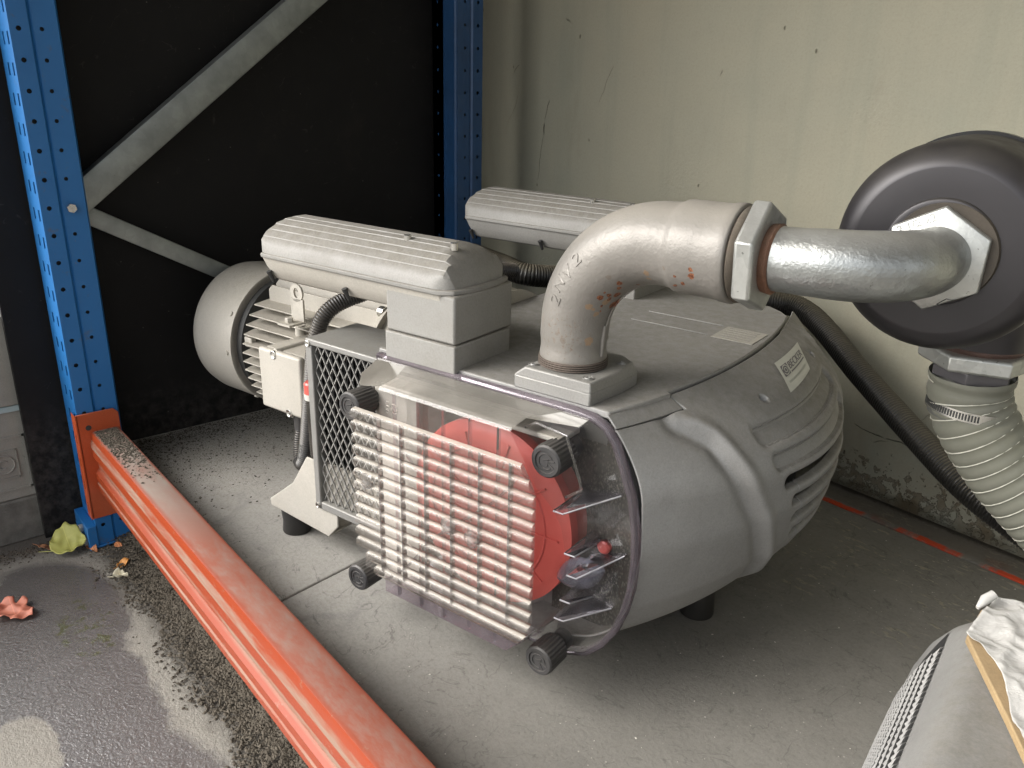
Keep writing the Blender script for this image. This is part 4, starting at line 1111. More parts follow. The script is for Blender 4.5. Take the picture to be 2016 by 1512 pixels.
# plain band of the front above the flutes, and the strip below them
def xr(z): return float(np.interp(z, [q[0] for q in XR][::-1], [q[1] for q in XR][::-1]))
mb = MB(); zz_ = np.linspace(.532, .566, 6)
mb.add([p for z in zz_ for p in ((-.722, .7045, z), (xr(z), .7045, z))], [(2 * k, 2 * k + 1, 2 * k + 3, 2 * k + 2) for k in range(5)])
sub(mb, "front_band", smooth=0)
mb = MB(); zz_ = np.linspace(.264, .290, 5)
mb.add([p for z in zz_ for p in ((-.722, .7045, z), (xr(z), .7045, z))], [(2 * k, 2 * k + 1, 2 * k + 3, 2 * k + 2) for k in range(4)])
mb.add([(-.722, .7045, .264), (-.512, .7045, .264), (-.500, .7715, .258), (-.725, .7715, .258)], [(0, 1, 2, 3)])
sub(mb, "lower_tray", M_CLEARE, smooth=0)
# flutes: each a thick rounded bar of clear plastic
PIT = .0176; NF = 14; zt = .5335
for k in range(NF):
    zc = zt - PIT * (k + .5); h = PIT * .5
    xa = -.768 if k < NF - 2 else (-.750 if k == NF - 2 else -.735)
    prof3 = []
    for q in range(9):
        a = math.pi * q / 8
        prof3.append((-math.sin(a) ** .8 * .0075 - .0010, math.cos(a) * h * .97))
    mb = MB(); vs = []; ncol = 3
    cut = lambda z: min(xr(z) + .002, -.468) - .004
    xb0 = cut(zc + h); xb1 = cut(zc - h)
    for c_ in range(2):
        for (dy, dz) in prof3:
            xx = (xa + .004 * (abs(dz) / h) ** 3) if c_ == 0 else (xb0 + (xb1 - xb0) * (1 - (dz / h + 1) / 2))
            vs.append((xx, .7035 + dy, zc + dz))
    m3 = len(prof3)
    mb.add(vs, [(q, q + 1, m3 + q + 1, m3 + q) for q in range(m3 - 1)] + [tuple(range(m3))] + [tuple(range(m3, 2 * m3))[::-1]])
    sub(mb, "flute", M_CLEARF, smooth=35)
mb = MB(); mb.add([p for z in np.linspace(.290, .532, 12) for p in ((-.760, .7043, z), (min(xr(z), -.470) - .003, .7043, z))], [(2 * k, 2 * k + 1, 2 * k + 3, 2 * k + 2) for k in range(11)])
sub(mb, "front_sheet", M_HAZE, smooth=0)
for x in (-.719, -.679, -.638, -.595, -.551, -.506):
    mb = MB().box(x - .0014, x + .0014, .6965, .7030, .300 if x < -.56 else .312, .531); sub(mb, "cross_rib", M_XRIB)
# stiffening ribs across the back of the flutes, seen as dark vertical bars
for x in (-.698, -.657, -.616, -.574, -.531):
    mb = MB().box(x - .0014, x + .0014, .7056, .7105, .266, .565); sub(mb, "inner_rib", M_CLEARFIN)
mb = MB(); 
for (xa, za, xb, zb_) in ((-.705, .515, -.50, .30), (-.505, .505, -.72, .285)):
    mb.tube([(xa + (xb - xa) * t_ + .006 * math.sin(t_ * 9), .7045, za + (zb_ - za) * t_) for t_ in np.linspace(0, 1, 12)], .0017, 6)
sub(mb, "flow_line", M_CLEARFIN)
for (x, z) in ((-.744, .432), (-.600, .415), (-.562, .410)):
    mb = MB().lathe([(0, .010), (.001, .0115), (.004, .0115), (.004, .007), (.001, .006), (.001, 0)], (x, .6950, z), (0, 1, 0), 24); sub(mb, "gate_boss", M_HAZE)
mb = MB()
n_ = 20
mb.tube([(-.694 + .0062 * math.cos(a), .7035, .547 + .0062 * math.sin(a)) for a in np.linspace(0, 6.283, n_)], .0005, 5)
for k in range(12):
    a = k * .5236; mb.tube([(-.694 + r_ * math.cos(a), .7035, .547 + r_ * math.sin(a)) for r_ in (.0035, .0055)], .0005, 5)
for k in range(3): mb.tube([(-.706 + .0035 * math.cos(a), .7035, .553 - k * .006 + .0022 * math.sin(a)) for a in np.linspace(.5, 5, 8)], .0005, 5)
sub(mb, "moulded_date_mark", M_CLEARF)
# horizontal ribs from the box to the rim
for (za, zb_, xe, yl) in ((.485, .498, -.396, .706), (.436, .424, -.424, .706), (.404, .421, -.387, .712), (.372, .350, -.424, .706), (.344, .344, -.398, .706)):
    xi = xr(za) - .002
    mb = MB(); pts_ = [(xi, yl, za), (xi + .012, yl + .002, za - .001), (xe, .764, zb_), (xe, .7715, zb_), (xi, .7715, za)]
    th_ = .0012
    mb.add([(x, y, z + th_) for x, y, z in pts_] + [(x, y, z - th_) for x, y, z in pts_], [(0, 1, 2, 3, 4), (9, 8, 7, 6, 5)] + [(i, (i + 1) % 5, 5 + (i + 1) % 5, 5 + i) for i in range(5)])
    sub(mb, "cover_rib", M_CLEARFIN, smooth=0)
    mb = MB().tube(pts_[:3], .0011, 6); sub(mb, "rib_edge", M_RIBEDGE)
# pocket round the upper right knob
pk = [(-.512, .562), (-.497, .572), (-.455, .566), (-.436, .520), (-.432, .505), (-.452, .490)]
mb = MB(); vs = [(x, .735, z) for x, z in pk] + [(x, .7715, z) for x, z in pk]
mb.add(vs, [(i, i + 1, 7 + i, 6 + i) for i in range(5)]); sub(mb, "knob_pocket", M_CLEARFIN, smooth=20)
mb = MB(); pts_ = [(x, .7345, z) for x, z in pk]; mb.tube(pts_, .0016, 8); sub(mb, "pocket_edge", M_CLEAR)
# almond shaped drain window and its red plug
LW = [(-.470 + .067 * t_, .367 + .035 * t_) for t_ in np.linspace(0, 1, 15)]
mb = MB(); vs = []
for i, (x, z) in enumerate(LW):
    t_ = i / 14; h = .019 * math.sin(math.pi * t_) ** .8
    for q in range(9):
        a = math.pi * q / 8; vs.append((x + h * math.cos(a) * -.46, .752 - .014 * math.sin(a) * math.sin(math.pi * t_) ** .5, z + h * math.cos(a)))
mb.add(vs, [(9 * i + q, 9 * i + q + 1, 9 * i + q + 10, 9 * i + q + 9) for i in range(14) for q in range(8)]); sub(mb, "drain_window", M_LENS, smooth=50)
mb = MB(); mb.tube([(-.418 - .022, .764, .404), (-.418, .764, .420), (-.410, .764, .423)], [.011, .0125, .011], 20); sub(mb, "window_tube", M_CLEARFIN)
mb = MB().lathe([(0, .0085), (.006, .0085), (.008, .006), (.008, 0)], (-.417, .775, .419), (0, -1, 0), 24)
mb.build("drain_plug", M_RED, pump)
# fastening knobs
def knob(x, z):
    prof_ = []; mb = MB(); c = Vector((x, .7165, z)); nseg = 96; vs = []
    lv = [(.046, .0150, 0), (.040, .0175, 0), (.038, .0200, 1), (.006, .0208, 1), (.002, .0200, 0), (.0, .0180, 0), (.0, .0140, 0), (.0016, .0135, 0), (.0016, .0, 0)]
    for d, r_, kn in lv[:-1]:
        for k in range(nseg):
            a = 2 * math.pi * k / nseg; rr_ = r_ - (.0011 if kn and (k % 4) < 2 else 0)
            vs.append((c.x + rr_ * math.cos(a), c.y + d, c.z + rr_ * math.sin(a)))
    m_ = len(lv) - 1
    mb.add(vs, [(j * nseg + k, j * nseg + (k + 1) % nseg, (j + 1) * nseg + (k + 1) % nseg, (j + 1) * nseg + k) for j in range(m_ - 1) for k in range(nseg)] + [tuple(range((m_ - 1) * nseg, m_ * nseg))])
    o = mb.build("fastening_knob", M_KNOB, pump, smooth=30)
    mk = MB(); a0 = rnd.random()
    mk.tube([(x + .0095 * math.cos(a), .7178, z + .0095 * math.sin(a)) for a in np.linspace(a0, a0 + 4.9, 20)], .0009, 6)
    for q in (-.35, .35): mk.tube([(x + r_ * math.cos(a0 + 5.6 + q), .7178, z + r_ * math.sin(a0 + 5.6 + q)) for r_ in (.002, .0125)], .0008, 6)
    mk.tube([(x + .002, .7178, z - .005), (x + .004, .7178, z + .004), (x - .004, .7178, z + .001)], .0008, 6)
    mk.build("turn_mark", M_KNOB, o, off=FR[pump.name])
    st_ = MB().lathe([(0, .0135), (.022, .0135)], (x, .756, z), (0, 1, 0), 24); st_.build("knob_collar", M_KNOB, o, off=FR[pump.name])
for x, z in ((-.793, .521), (-.471, .536), (-.793, .249), (-.470, .260)): knob(x, z)

# ---- radiator
rad = MB()
X0, X1, Z0, Z1, RY = -.976, -.802, .268, .562, .800
fr = MB(); bw = .013
fr.box(X0, X1, RY, RY + .110, Z1 - .010, Z1); fr.box(X0, X0 + bw, RY, RY + .020, Z0, Z1 - .0102); fr.box(X1 - .004, X1, RY, RY + .1, Z0, Z1 - .0102); fr.box(X0 + bw + .0002, X1 - .0042, RY, RY + .020, Z0, Z0 + .014)
ro = fr.build("cooler_frame", M_RIM, pump, bevel=.0022)
mb = MB().box(X0 + .004, X1 - .004, RY + .030, RY + .105, Z0 + .004, Z1 - .0105); mb.build("cooler_core", M_DARKMETAL, pump)
fa = MB()
for k in range(24):
    x = X0 + .016 + k * .0066; fa.box(x, x + .0012, RY + .014, RY + .031, Z0 + .015, Z1 - .012)
fa.build("cooler_fin", plain("cooler_fin_dark", (.016, .016, .016), .5, .2), pump)
gm = MB(); xa, xb, za, zb_ = X0 + bw, X1 - .004, Z0 + .014, Z1 - .010
sl_, px_ = 1.80, .0158
def strand(c, s):
    """line z = za + s*sl*(x - c), clipped"""
    pts_ = []
    for x in (xa, xb):
        z = za + s * sl_ * (x - c)
        if za <= z <= zb_: pts_.append((x, z))
    for z in (za, zb_):
        x = c + (z - za) / (s * sl_)
        if xa < x < xb: pts_.append((x, z))
    if len(pts_) < 2: return
    (x0, z0_), (x1, z1_) = pts_[:2]; L = math.hypot(x1 - x0, z1_ - z0_)
    if L < .003: return
    dx, dz = (x1 - x0) / L, (z1_ - z0_) / L; w_ = .0009; y0 = RY + .006 + (.0012 if s > 0 else 0)
    vs = [(x0 - dz * w_, y0, z0_ + dx * w_), (x0 + dz * w_, y0, z0_ - dx * w_), (x1 + dz * w_, y0, z1_ - dx * w_), (x1 - dz * w_, y0, z1_ + dx * w_)]
    gm.add(vs + [(x, y + .0028, z) for x, y, z in vs], [(0, 1, 2, 3), (7, 6, 5, 4), (0, 4, 5, 1), (1, 5, 6, 2), (2, 6, 7, 3), (3, 7, 4, 0)])
for k in range(-30, 60):
    strand(xa + k * px_, 1); strand(xa + k * px_, -1)
gm.build("mesh_guard", M_RIM, pump, smooth=0)
for x, z in ((X0 + .006, Z1 - .008), (X0 + .006, Z0 + .006)):
    MB().lathe([(0, .0052), (.0022, .0052), (.0026, .004), (.0012, .0015), (.0012, 0)], (x, RY + .0005, z), (0, -1, 0), 18).build("frame_screw", M_STEEL, pump)

# ---- foot bracket, feet
mb = MB().prism([(-1.000, .350), (-1.040, .290), (-1.106, .238), (-1.104, .226), (-.956, .216), (-.932, .243), (-.932, .268), (-.970, .268), (-.975, .35)], 1, .806, .810)
mb.prism([(-1.106, .238), (-1.104, .226), (-1.02, .2205), (-.956, .216), (-.956, .220), (-1.10, .236)], 1, .8105, .86)
mb.build("foot_bracket", M_PUMPF, pump, bevel=.0015)
mb = MB().prism([(-.98, .268), (-.80, .262), (-.80, .35), (-.98, .35)], 1, .812, .9); mb.build("base_frame", M_PUMPF, pump)
def foot(x, y, r_, h):
    MB().lathe([(0, r_ * .97), (.002, r_), (h * .45, r_ * .93), (h * .8, r_), (h, r_ * .96)], (x, y, SLAB + .0003), (0, 0, 1), 36).build("rubber_foot", M_BLACKP, pump)
foot(-1.075, .836, .0255, .048); foot(-.402, 1.055, .026, .086); foot(-1.075, 1.32, .0255, .048)

# ---- silencer canisters (two alike, near and far)
def silencer(y0):
    yc = y0 + .065; xl, xr_ = -1.042, -.662; zl, zt_ = .687, .738; hw = .066
    top = MB(); n_ = 60; vs = []
    prof_ = []
    half = [(.066, .687), (.0655, .694), (.0625, .703), (.0600, .7085), (.0550, .7130), (.0545, .7143), (.0495, .7190), (.0450, .7220), (.0445, .7234), (.0395, .7266), (.0345, .7290), (.0340, .7303), (.0280, .7335), (.0220, .7355), (.0216, .7366), (.0100, .7386), (.0096, .7396), (0, .7398)]
    prof_ = [(-a_, b_) for a_, b_ in half] + [(a_, b_) for a_, b_ in half[-2::-1]]
    stations = [(0, .0, .60), (.001, .25, .72), (.003, .52, .82), (.006, .72, .90), (.011, .87, .95), (.018, .955, .99), (.0265, .995, 1), (.027, 1, 1), (.336, 1, 1), (.3365, .985, 1), (.346, .93, 1), (.356, .83, .97), (.365, .68, .91), (.372, .48, .84), (.377, .25, .74), (.380, .0, .62)]
    for (dx, kz, ky) in stations:
        zc_ = zl + (.7398 - zl) * kz
        for (yy, z) in prof_: vs.append((xl + dx, yc + max(-hw * ky, min(hw * ky, yy)), min(z, zc_ - .25 * abs(yy) * (kz < .999) * (1 - kz) - .0)))
    m_ = len(prof_)
    top.add(vs, [(j * m_ + i, j * m_ + i + 1, (j + 1) * m_ + i + 1, (j + 1) * m_ + i) for j in range(len(stations) - 1) for i in range(m_ - 1)])
    o = top.build("silencer_cover", M_SIL, pump, smooth=24)
    fl_ = MB(); vs = []
    out = [(xl - .003, yc - hw * .60), (xl + .012, yc - hw - .002), (xr_ - .02, yc - hw - .003), (xr_ + .000, yc - hw * .86), (xr_ + .006, yc - hw * .45), (xr_ + .007, yc), (xr_ + .006, yc + hw * .45), (xr_, yc + hw * .86), (xr_ - .02, yc + hw + .003), (xl + .012, yc + hw + .002), (xl - .003, yc + hw * .60)]
    fl_.prism(out, 2, zl - .0035, zl + .0035); fl_.build("silencer_flange", M_SIL, o, off=FR[pump.name], bevel=.0018)
    lw = MB(); P1 = []
    for (sc, z, xe) in ((.985, zl - .0036, 0), (.93, zl - .018, .006), (.80, .652, .014), (.74, .649, .020)):
        P1.append([(xl + xe, yc - hw * .55 * sc), (xl + .012 + xe, yc - hw * sc), (xr_ - .018 , yc - hw * sc), (xr_ - .002 - xe * .5, yc - hw * .55 * sc), (xr_ - .002 - xe * .5, yc + hw * .55 * sc), (xr_ - .018, yc + hw * sc), (xl + .012 + xe, yc + hw * sc), (xl + xe, yc + hw * .55 * sc)])
        P1[-1] = [(x, y, z) for x, y in P1[-1]]
    vs = [p for ring_ in P1 for p in ring_]
    lw.add(vs, [(j * 8 + i, j * 8 + (i + 1) % 8, (j + 1) * 8 + (i + 1) % 8, (j + 1) * 8 + i) for j in range(3) for i in range(8)] + [tuple(range(24, 32))])
    lw.build("silencer_trough", M_PUMPF if y0 < 1 else M_SIL, o, off=FR[pump.name], bevel=.001)
    for dx in (.022, .185):      # small pointed drain notches in the trough
        MB().lathe([(0, .0042), (.018, .0022)], (xl + dx, yc - hw * .95, zl - .024), (.15, .35, -1), 12).build("drain_notch", M_DARKMETAL, o, off=FR[pump.name])
    ft = MB()
    ft.prism([(-.776, yc - hw + .003), (-.656, yc - hw + .003), (-.656, yc + hw - .006), (-.700, yc + hw - .006), (-.776, yc + hw - .03)], 2, .6205, .684)
    ft.build("silencer_neck", M_SIL, o, off=FR[pump.name], bevel=.003)
    ft = MB()
    ft.prism([(-.7775, yc - hw + .001), (-.6545, yc - hw + .001), (-.6545, yc + hw - .012), (-.668, yc + hw - .004), (-.7775, yc + hw - .03)], 2, DECK - .02, .6195)
    ft.build("silencer_foot", M_SIL, o, off=FR[pump.name], bevel=.002)
    for x in (-.775, -.693):
        c = (x + .0, yc - hw * .29, zt_ - .005)
        s_ = MB().lathe([(0, .0052), (.009, .0052), (.0096, .0046), (.0096, .0028), (.006, .0028), (.006, 0)], c, (0, 0, 1), 20); s_.build("cover_bolt", M_STEEL, o, off=FR[pump.name])
silencer(.775); silencer(1.255)

# ---- flange block at the pipe
mb = MB(); Zb, Zt = DECK + .0005, .6155
lo_ = [(-.566, .783), (-.455, .783), (-.440, .86), (-.448, .925), (-.55, .925), (-.566, .85)]
hi_ = [(-.556, .790), (-.549, .783), (-.455, .783), (-.447, .86), (-.460, .897), (-.545, .897), (-.556, .88)]
mb.prism([(-.5655, .7830), (-.5555, .7829), (-.4558, .7829), (-.4490, .850), (-.4490, .885), (-.4700, .905), (-.5655, .905)], 2, Zb, .603)
mb2 = MB().add([(-.5655, .7830, .603), (-.4558, .7829, .603), (-.4490, .850, .603), (-.4490, .885, .603), (-.47, .905, .603), (-.5655, .905, .603),
                (-.5500, .7832, Zt), (-.4565, .7832, Zt), (-.4520, .850, Zt), (-.4560, .884, Zt), (-.478, .900, Zt), (-.556, .900, Zt)],
               [(0, 1, 7, 6), (1, 2, 8, 7), (2, 3, 9, 8), (3, 4, 10, 9), (4, 5, 11, 10), (5, 0, 6, 11), (6, 7, 8, 9, 10, 11)])
mb.v += []; base_n = len(mb.v); mb.add(mb2.v, mb2.f)
fb = mb.build("flange_block", M_RIM, pump, bevel=.002, smooth=20)
for x, y in ((-.546, .797), (-.468, .797), (-.4645, .872), (-.546, .884)):
    MB().lathe([(0, .0068), (.0008, .0068), (.0008, .0060), (.0003, .0056), (.0003, .0046), (.0014, .0042), (.0014, .0022), (-.001, .002), (-.001, 0)], (x, y, Zt + .0002), (0, 0, 1), 24).build("flange_screw", M_RIM, fb, off=FR[pump.name])

# ---- bell housing with ribs, motor, fan cowl, terminal box
AX = (0, 1.08, .42)
def ringx(prof_, n_=72): return MB().lathe([(x, r_) for x, r_ in prof_], (0, AX[1], AX[2]), (1, 0, 0), n_)
ringx([(-1.005, .10), (-1.005, .158), (-.998, .163), (-.985, .163), (-.980, .158), (-.980, .172), (-.965, .180), (-.80, .190), (-.80, .05)]).build("bell_housing", M_PUMPF, pump)
for k in range(7):
    x = -.965 + k * .026
    ringx([(x, .150), (x, .190), (x + .0035, .1915), (x + .0035, .150)]).build("housing_rib", M_PUMPF, pump)
MB().lathe([(0, .010), (.012, .010), (.013, .008), (.013, 0)], (-1.0, 1.0, .555), (-1, 0, 0), 18).build("flange_bolt", M_STEEL, pump)
ringx([(-1.36, .05), (-1.36, .100), (-1.02, .100), (-1.005, .115), (-1.0, .115), (-1.0, .05)]).build("motor_body", M_PUMPF, pump)
for k in range(13):                # horizontal fins on both flanks
    dz = .098 - k * .0178
    yo = math.sqrt(max(0, .148 ** 2 - dz ** 2)); yi = .085 if abs(dz) < .06 else math.sqrt(max(0, .095 ** 2 - min(abs(dz), .09) ** 2)) * .9
    for s in (-1, 1):
        za = AX[2] + dz
        mb = MB(); ya, yb_ = AX[1] + s * yi, AX[1] + s * yo; t0, t1 = .0022, .0013
        mb.add([(-1.345, ya, za - t0), (-1.015, ya, za - t0), (-1.015, yb_, za - t1), (-1.325, yb_, za - t1), (-1.345, ya, za + t0), (-1.015, ya, za + t0), (-1.015, yb_, za + t1), (-1.325, yb_, za + t1)],
               [(0, 1, 2, 3), (7, 6, 5, 4), (0, 4, 5, 1), (1, 5, 6, 2), (2, 6, 7, 3), (3, 7, 4, 0)])
        mb.build("motor_fin", M_PUMPF, pump, bevel=.0008)
for k in range(9):                 # upright fins on top
    dy = -.072 + k * .018; zo = math.sqrt(.150 ** 2 - dy ** 2); t0 = .0018
    mb = MB(); mb.prism([(-1.325, AX[2] + .075), (-1.015, AX[2] + .075), (-1.015, AX[2] + zo), (-1.315, AX[2] + zo), (-1.325, AX[2] + zo - .01)], 1, AX[1] + dy - t0, AX[1] + dy + t0)
    mb.build("motor_fin", M_PUMPF, pump, bevel=.0008)
lug = MB(); pts_ = [(-.017, 0), (.017, 0), (.017, .058), (.013, .068), (.004, .072), (-.004, .072), (-.013, .068), (-.017, .058)]
# plate with a real eye: ring of quads round the hole
hc = (0, .055); N = 24; outer = []; inner = []
for q in range(N):
    a = 2 * math.pi * q / N; inner.append((hc[0] + .0068 * math.cos(a), hc[1] + .0095 * math.sin(a))); outer.append((hc[0] + .0165 * math.cos(a), hc[1] + .0165 * math.sin(a)))
LX, LZ = -1.172, .516
vs = []
for y in (.948, .952):
    for (a, b) in outer: vs.append((LX + a, y, LZ + b))
    for (a, b) in inner: vs.append((LX + a, y, LZ + b))
fs = []
for q in range(N):
    q2 = (q + 1) % N
    fs += [(q, q2, N + q2, N + q), (2 * N + q, 2 * N + q2, 3 * N + q2, 3 * N + q), (q, q2, 2 * N + q2, 2 * N + q), (N + q, N + q2, 3 * N + q2, 3 * N + q)]
lug.add(vs, fs); lug.box(LX - .0165, LX + .0165, .948, .952, LZ, LZ + .044); lug.box(LX - .0165, LX + .0165, .915, .9478, LZ, LZ + .004)
lug.build("lifting_lug", M_PUMPF, pump)
MB().hexnut((LX - .002, .930, LZ + .0085), (0, 0, 1), .0075, .009).build("lug_bolt", M_PUMPF, pump)
for (x, zt_) in ((-1.19, .505), (-1.095, .505)):
    MB().lathe([(0, .009), (.05, .009)], (x, .966, zt_ - .052), (0, 0, 1), 16).build("fin_post", M_PUMPF, pump)
cw = MB().lathe([(-1.372, .138), (-1.372, .1415), (-1.480, .1415), (-1.500, .138), (-1.512, .128), (-1.516, .10), (-1.516, .04), (-1.512, .04), (-1.510, .10), (-1.498, .134), (-1.48, .138), (-1.372, .138)], (0, AX[1], AX[2]), (1, 0, 0), 96)
cw.build("fan_cowl", M_PUMPF, pump, smooth=45)
for a in (-125, -60, 150, 60, -178):
    d = Vector((0, math.cos(R(a)), math.sin(R(a)))); MB().lathe([(0, .005), (.0025, .0045), (.003, 0)], Vector((-1.385, AX[1], AX[2])) + d * .1415, d, 12).build("cowl_screw", M_PUMPF, pump)
ringx([(-1.37, .03), (-1.37, .128), (-1.355, .128), (-1.355, .03)]).build("motor_end_shield", M_DARKMETAL, pump)
mb = MB().box(-1.332, -1.310, .944, .956, .438, .458); mb.build("cowl_bracket", M_PUMPF, pump, bevel=.002)
# terminal box
tb = MB().box(-1.166, -1.060, .866, .965, .386, .493); tbo = tb.build("terminal_box", M_PUMPF, pump, bevel=.005, seg=3)
MB().box(-1.168, -1.058, .853, .8655, .384, .495).build("box_lid", M_PUMPF, tbo, off=FR[pump.name], bevel=.005, seg=3)
for x, z in ((-1.126, .488), (-1.095, .388)):
    MB().lathe([(0, .0075), (.007, .0075), (.0075, .006), (.006, .003), (.006, 0)], (x, .859, z), (0, -1, 0), 20).build("lid_screw", M_STEEL, tbo, off=FR[pump.name])
    MB().lathe([(0, .006), (.07, .006)], (x, .858, z + (.004 if z > .45 else -.004)), (0, 1, 0), 14).build("screw_pillar", M_PUMPF, tbo, off=FR[pump.name])
MB().lathe([(0, .014), (-.010, .014), (-.010, .0125), (-.030, .0125), (-.030, .010)], (-1.088, .872, .386), (0, 0, 1), 24).build("cable_gland", M_KNOB, pump)
MB().lathe([(0, .012), (-.022, .012), (-.026, .010)], (-1.050, .885, .386), (0, 0, 1), 24).build("cable_gland", M_KNOB, pump)
# oil sight glass beside the cooler frame
sg = MB().lathe([(.0, .010), (.010, .0105), (.105, .0115)], (-.992, .822, .345), (0, 0, 1), 24); sgo = sg.build("sight_tube", mk_clear("smoky_tube", (.42, .36, .37), .08, .1), pump)
MB().lathe([(0, .0135), (.010, .014), (.010, .010)], (-.992, .822, .4505), (0, 0, 1), 24).build("tube_collar", plain("white_collar", (.55, .53, .48), .4), sgo, off=FR[pump.name])
MB().lathe([(0, .0135), (.016, .0135), (.019, .011), (.020, 0)], (-.992, .822, .4608), (0, 0, 1), 24).build("tube_cap", M_RED, sgo, off=FR[pump.name])

# ---- cable conduit: loops from the terminal box up behind the silencer
path = bez([(-1.088, .872, .360), (-1.085, .862, .330), (-1.074, .852, .309), (-1.056, .845, .306), (-1.044, .842, .330), (-1.034, .842, .375), (-1.022, .845, .46), (-1.008, .850, .545), (-.992, .868, .590), (-.965, .92, .612), (-.93, 1.0, .628), (-.90, 1.10, .630), (-.87, 1.2, .615)], 14)
pts, rr = corrugated(path, .0138, .0042, .0016, 20)
for i, p in enumerate(pts):                               # slimmer grey end near the gland
    if i < 60: rr[i] *= .78
cd = MB().tube(pts, rr, 20)
single(cd, "cable_conduit", M_CONDUIT, (-1.05, .85, .31), "thin black corrugated conduit looping under the terminal box", "conduit", True, smooth=50)
pl1 = Vector((-1.0445, .842, .33)); 
vs, fs = text_mesh("KTEISR", .0105, .0003)
mb = MB(); dirv = (Vector((-1.034, .842, .375)) - Vector((-1.050, .843, .318))).normalized(); rt = dirv.cross(Vector((0, -1, 0))).normalized()
mb.add([Vector((-1.044, .8278, .338)) + dirv * v[0] * 1.0 + rt * -v[1] * .9 + Vector((0, -1, 0)) * (v[2] - abs(v[1]) * .25) for v in vs], fs)
to = mb.build("conduit_lettering", plain("grey_print", (.14, .14, .13), .5), bpy.data.objects["cable_conduit"], off=(-1.05, .85, .31), smooth=0)

# ---- thick black hose behind the pump
path = bez([(-1.02, 1.262, .615), (-.95, 1.262, .605), (-.876, 1.262, .595), (-.80, 1.40, .578), (-.70, 1.50, .565), (-.53, 1.545, .552), (-.440, 1.545, .540), (-.311, 1.450, .478), (-.198, 1.362, .428), (-.105, 1.299, .387), (-.019, 1.269, .355), (.07, 1.25, .322), (.2, 1.24, .26), (.36, 1.24, .205)], 14)
pts, rr = corrugated(path, .0215, .0048, .0017, 26)
single(MB().tube(pts, rr, 26), "drain_hose", M_HOSEB, (-.2, 1.36, .43), "thick dusty black corrugated hose running down past the green wall", "hose", True, smooth=50)

# ================================================================== PIPEWORK
el = thing("elbow_pipe", "heavy silver painted pipe elbow with rust spots, screwed into the pump's flange", "pipe elbow", (-.513, .834, .6160), True)
C_ = Vector((-.513, .834, 0)); cl_ = []; rr = []
def addp(x, z, r_): cl_.append((x, .834, z)); rr.append(r_)
addp(-.513, .6158, .0400); addp(-.513, .618, .0405)
for k in range(9): addp(-.513, .620 + k * .0045, .0408 + .0006 * math.sin(k))
cx, cz, ra = -.395, .6610, .1175
for k in range(1, 33):
    a = math.pi / 2 * k / 32; addp(cx - ra * math.cos(a), cz + ra * math.sin(a), .0415 + .0045 * (k / 32))
for x, r_ in ((-.388, .0465), (-.383, .0470), (-.379, .0495), (-.374, .0505), (-.350, .0505), (-.330, .0505), (-.326, .0520), (-.316, .0525), (-.314, .0515), (-.3135, .046)):
    addp(x, cz + ra, r_)
mb = MB(); mb.tube(cl_, rr, 64, up=(0, 1, 0))
mb.build("elbow_casting", M_CAST, el, smooth=60)
th_ = MB()
for k in range(4): th_.lathe([(0, .0405), (.0006, .0432), (.0018, .0432), (.0024, .0405)], (-.513, .834, .6162 + k * .0027), (0, 0, 1), 48)
th_.build("thread", paint("rusty_thread", (.12, .095, .08), .5, .3, .3, .2, 1, .6), el)
# casting seam (inner bend) and raised figures on the flank
sm = MB(); sm.tube([(-.4715, .834 - .003, .633), (-.4710, .831, .655), (-.469, .831, .672)], [.0022, .0030, .0018], 8)
sm.tube([(cx - (ra - .0445) * math.cos(a), .832, cz + (ra - .0445) * math.sin(a)) for a in np.linspace(.15, 1.45, 20)], .0012, 6)
sm.build("casting_seam", M_CAST, el, smooth=60)
def on_elbow(s, t_, h):
    """s = arc angle along the bend, t_ = offset across (toward the inner bend > 0), flank facing the camera"""
    k = s / (math.pi / 2); rad = .0415 + .0045 * k; ang = t_ / rad
    c0 = Vector((cx - ra * math.cos(s), .834, cz + ra * math.sin(s))); inward = Vector((math.cos(s), 0, -math.sin(s)))
    return c0 + (Vector((0, -1, 0)) * math.cos(ang) + inward * math.sin(ang)) * (rad + h)
mb = MB()
for ch, s0, dt in (("2", .34, .003), ("N", .48, -.002), ("V", .62, .0), ("2", .78, -.003)):
    vs, fs = text_mesh(ch, .022, .0009)
    mb.add([on_elbow(s0 + v[0] / ra, -.013 + dt - v[1] * 1.0, v[2]) for v in vs], fs)
mb.build("raised_figures", M_CAST, el, smooth=0)
# sealing tape and dirt between cuff and bushing
tp = MB().lathe([(0, .0475), (.003, .0505), (.007, .0495), (.010, .046)], (-.3138, .834, cz + ra), (1, 0, 0), 48)
tp.build("thread_sealant", paint("dark_sealant", (.09, .07, .05), .7, 0, .5, .5, 3, .4), el)
# reducing bushing (hexagonal)
ns = MB().hexnut((-.2955, .834, cz + ra), (1, .03, 0), .0585, .020, R(8)); ns.build("hex_bushing", M_NUT, el, bevel=.0014)
MB().lathe([(0, .0350), (.008, .0362), (.010, .0340)], (-.2850, .834, cz + ra), (1, 0, 0), 40).build("rusty_thread_ring", paint("rust_ring", (.25, .12, .07), .6, .2, .4, .2, 2, .4), el)

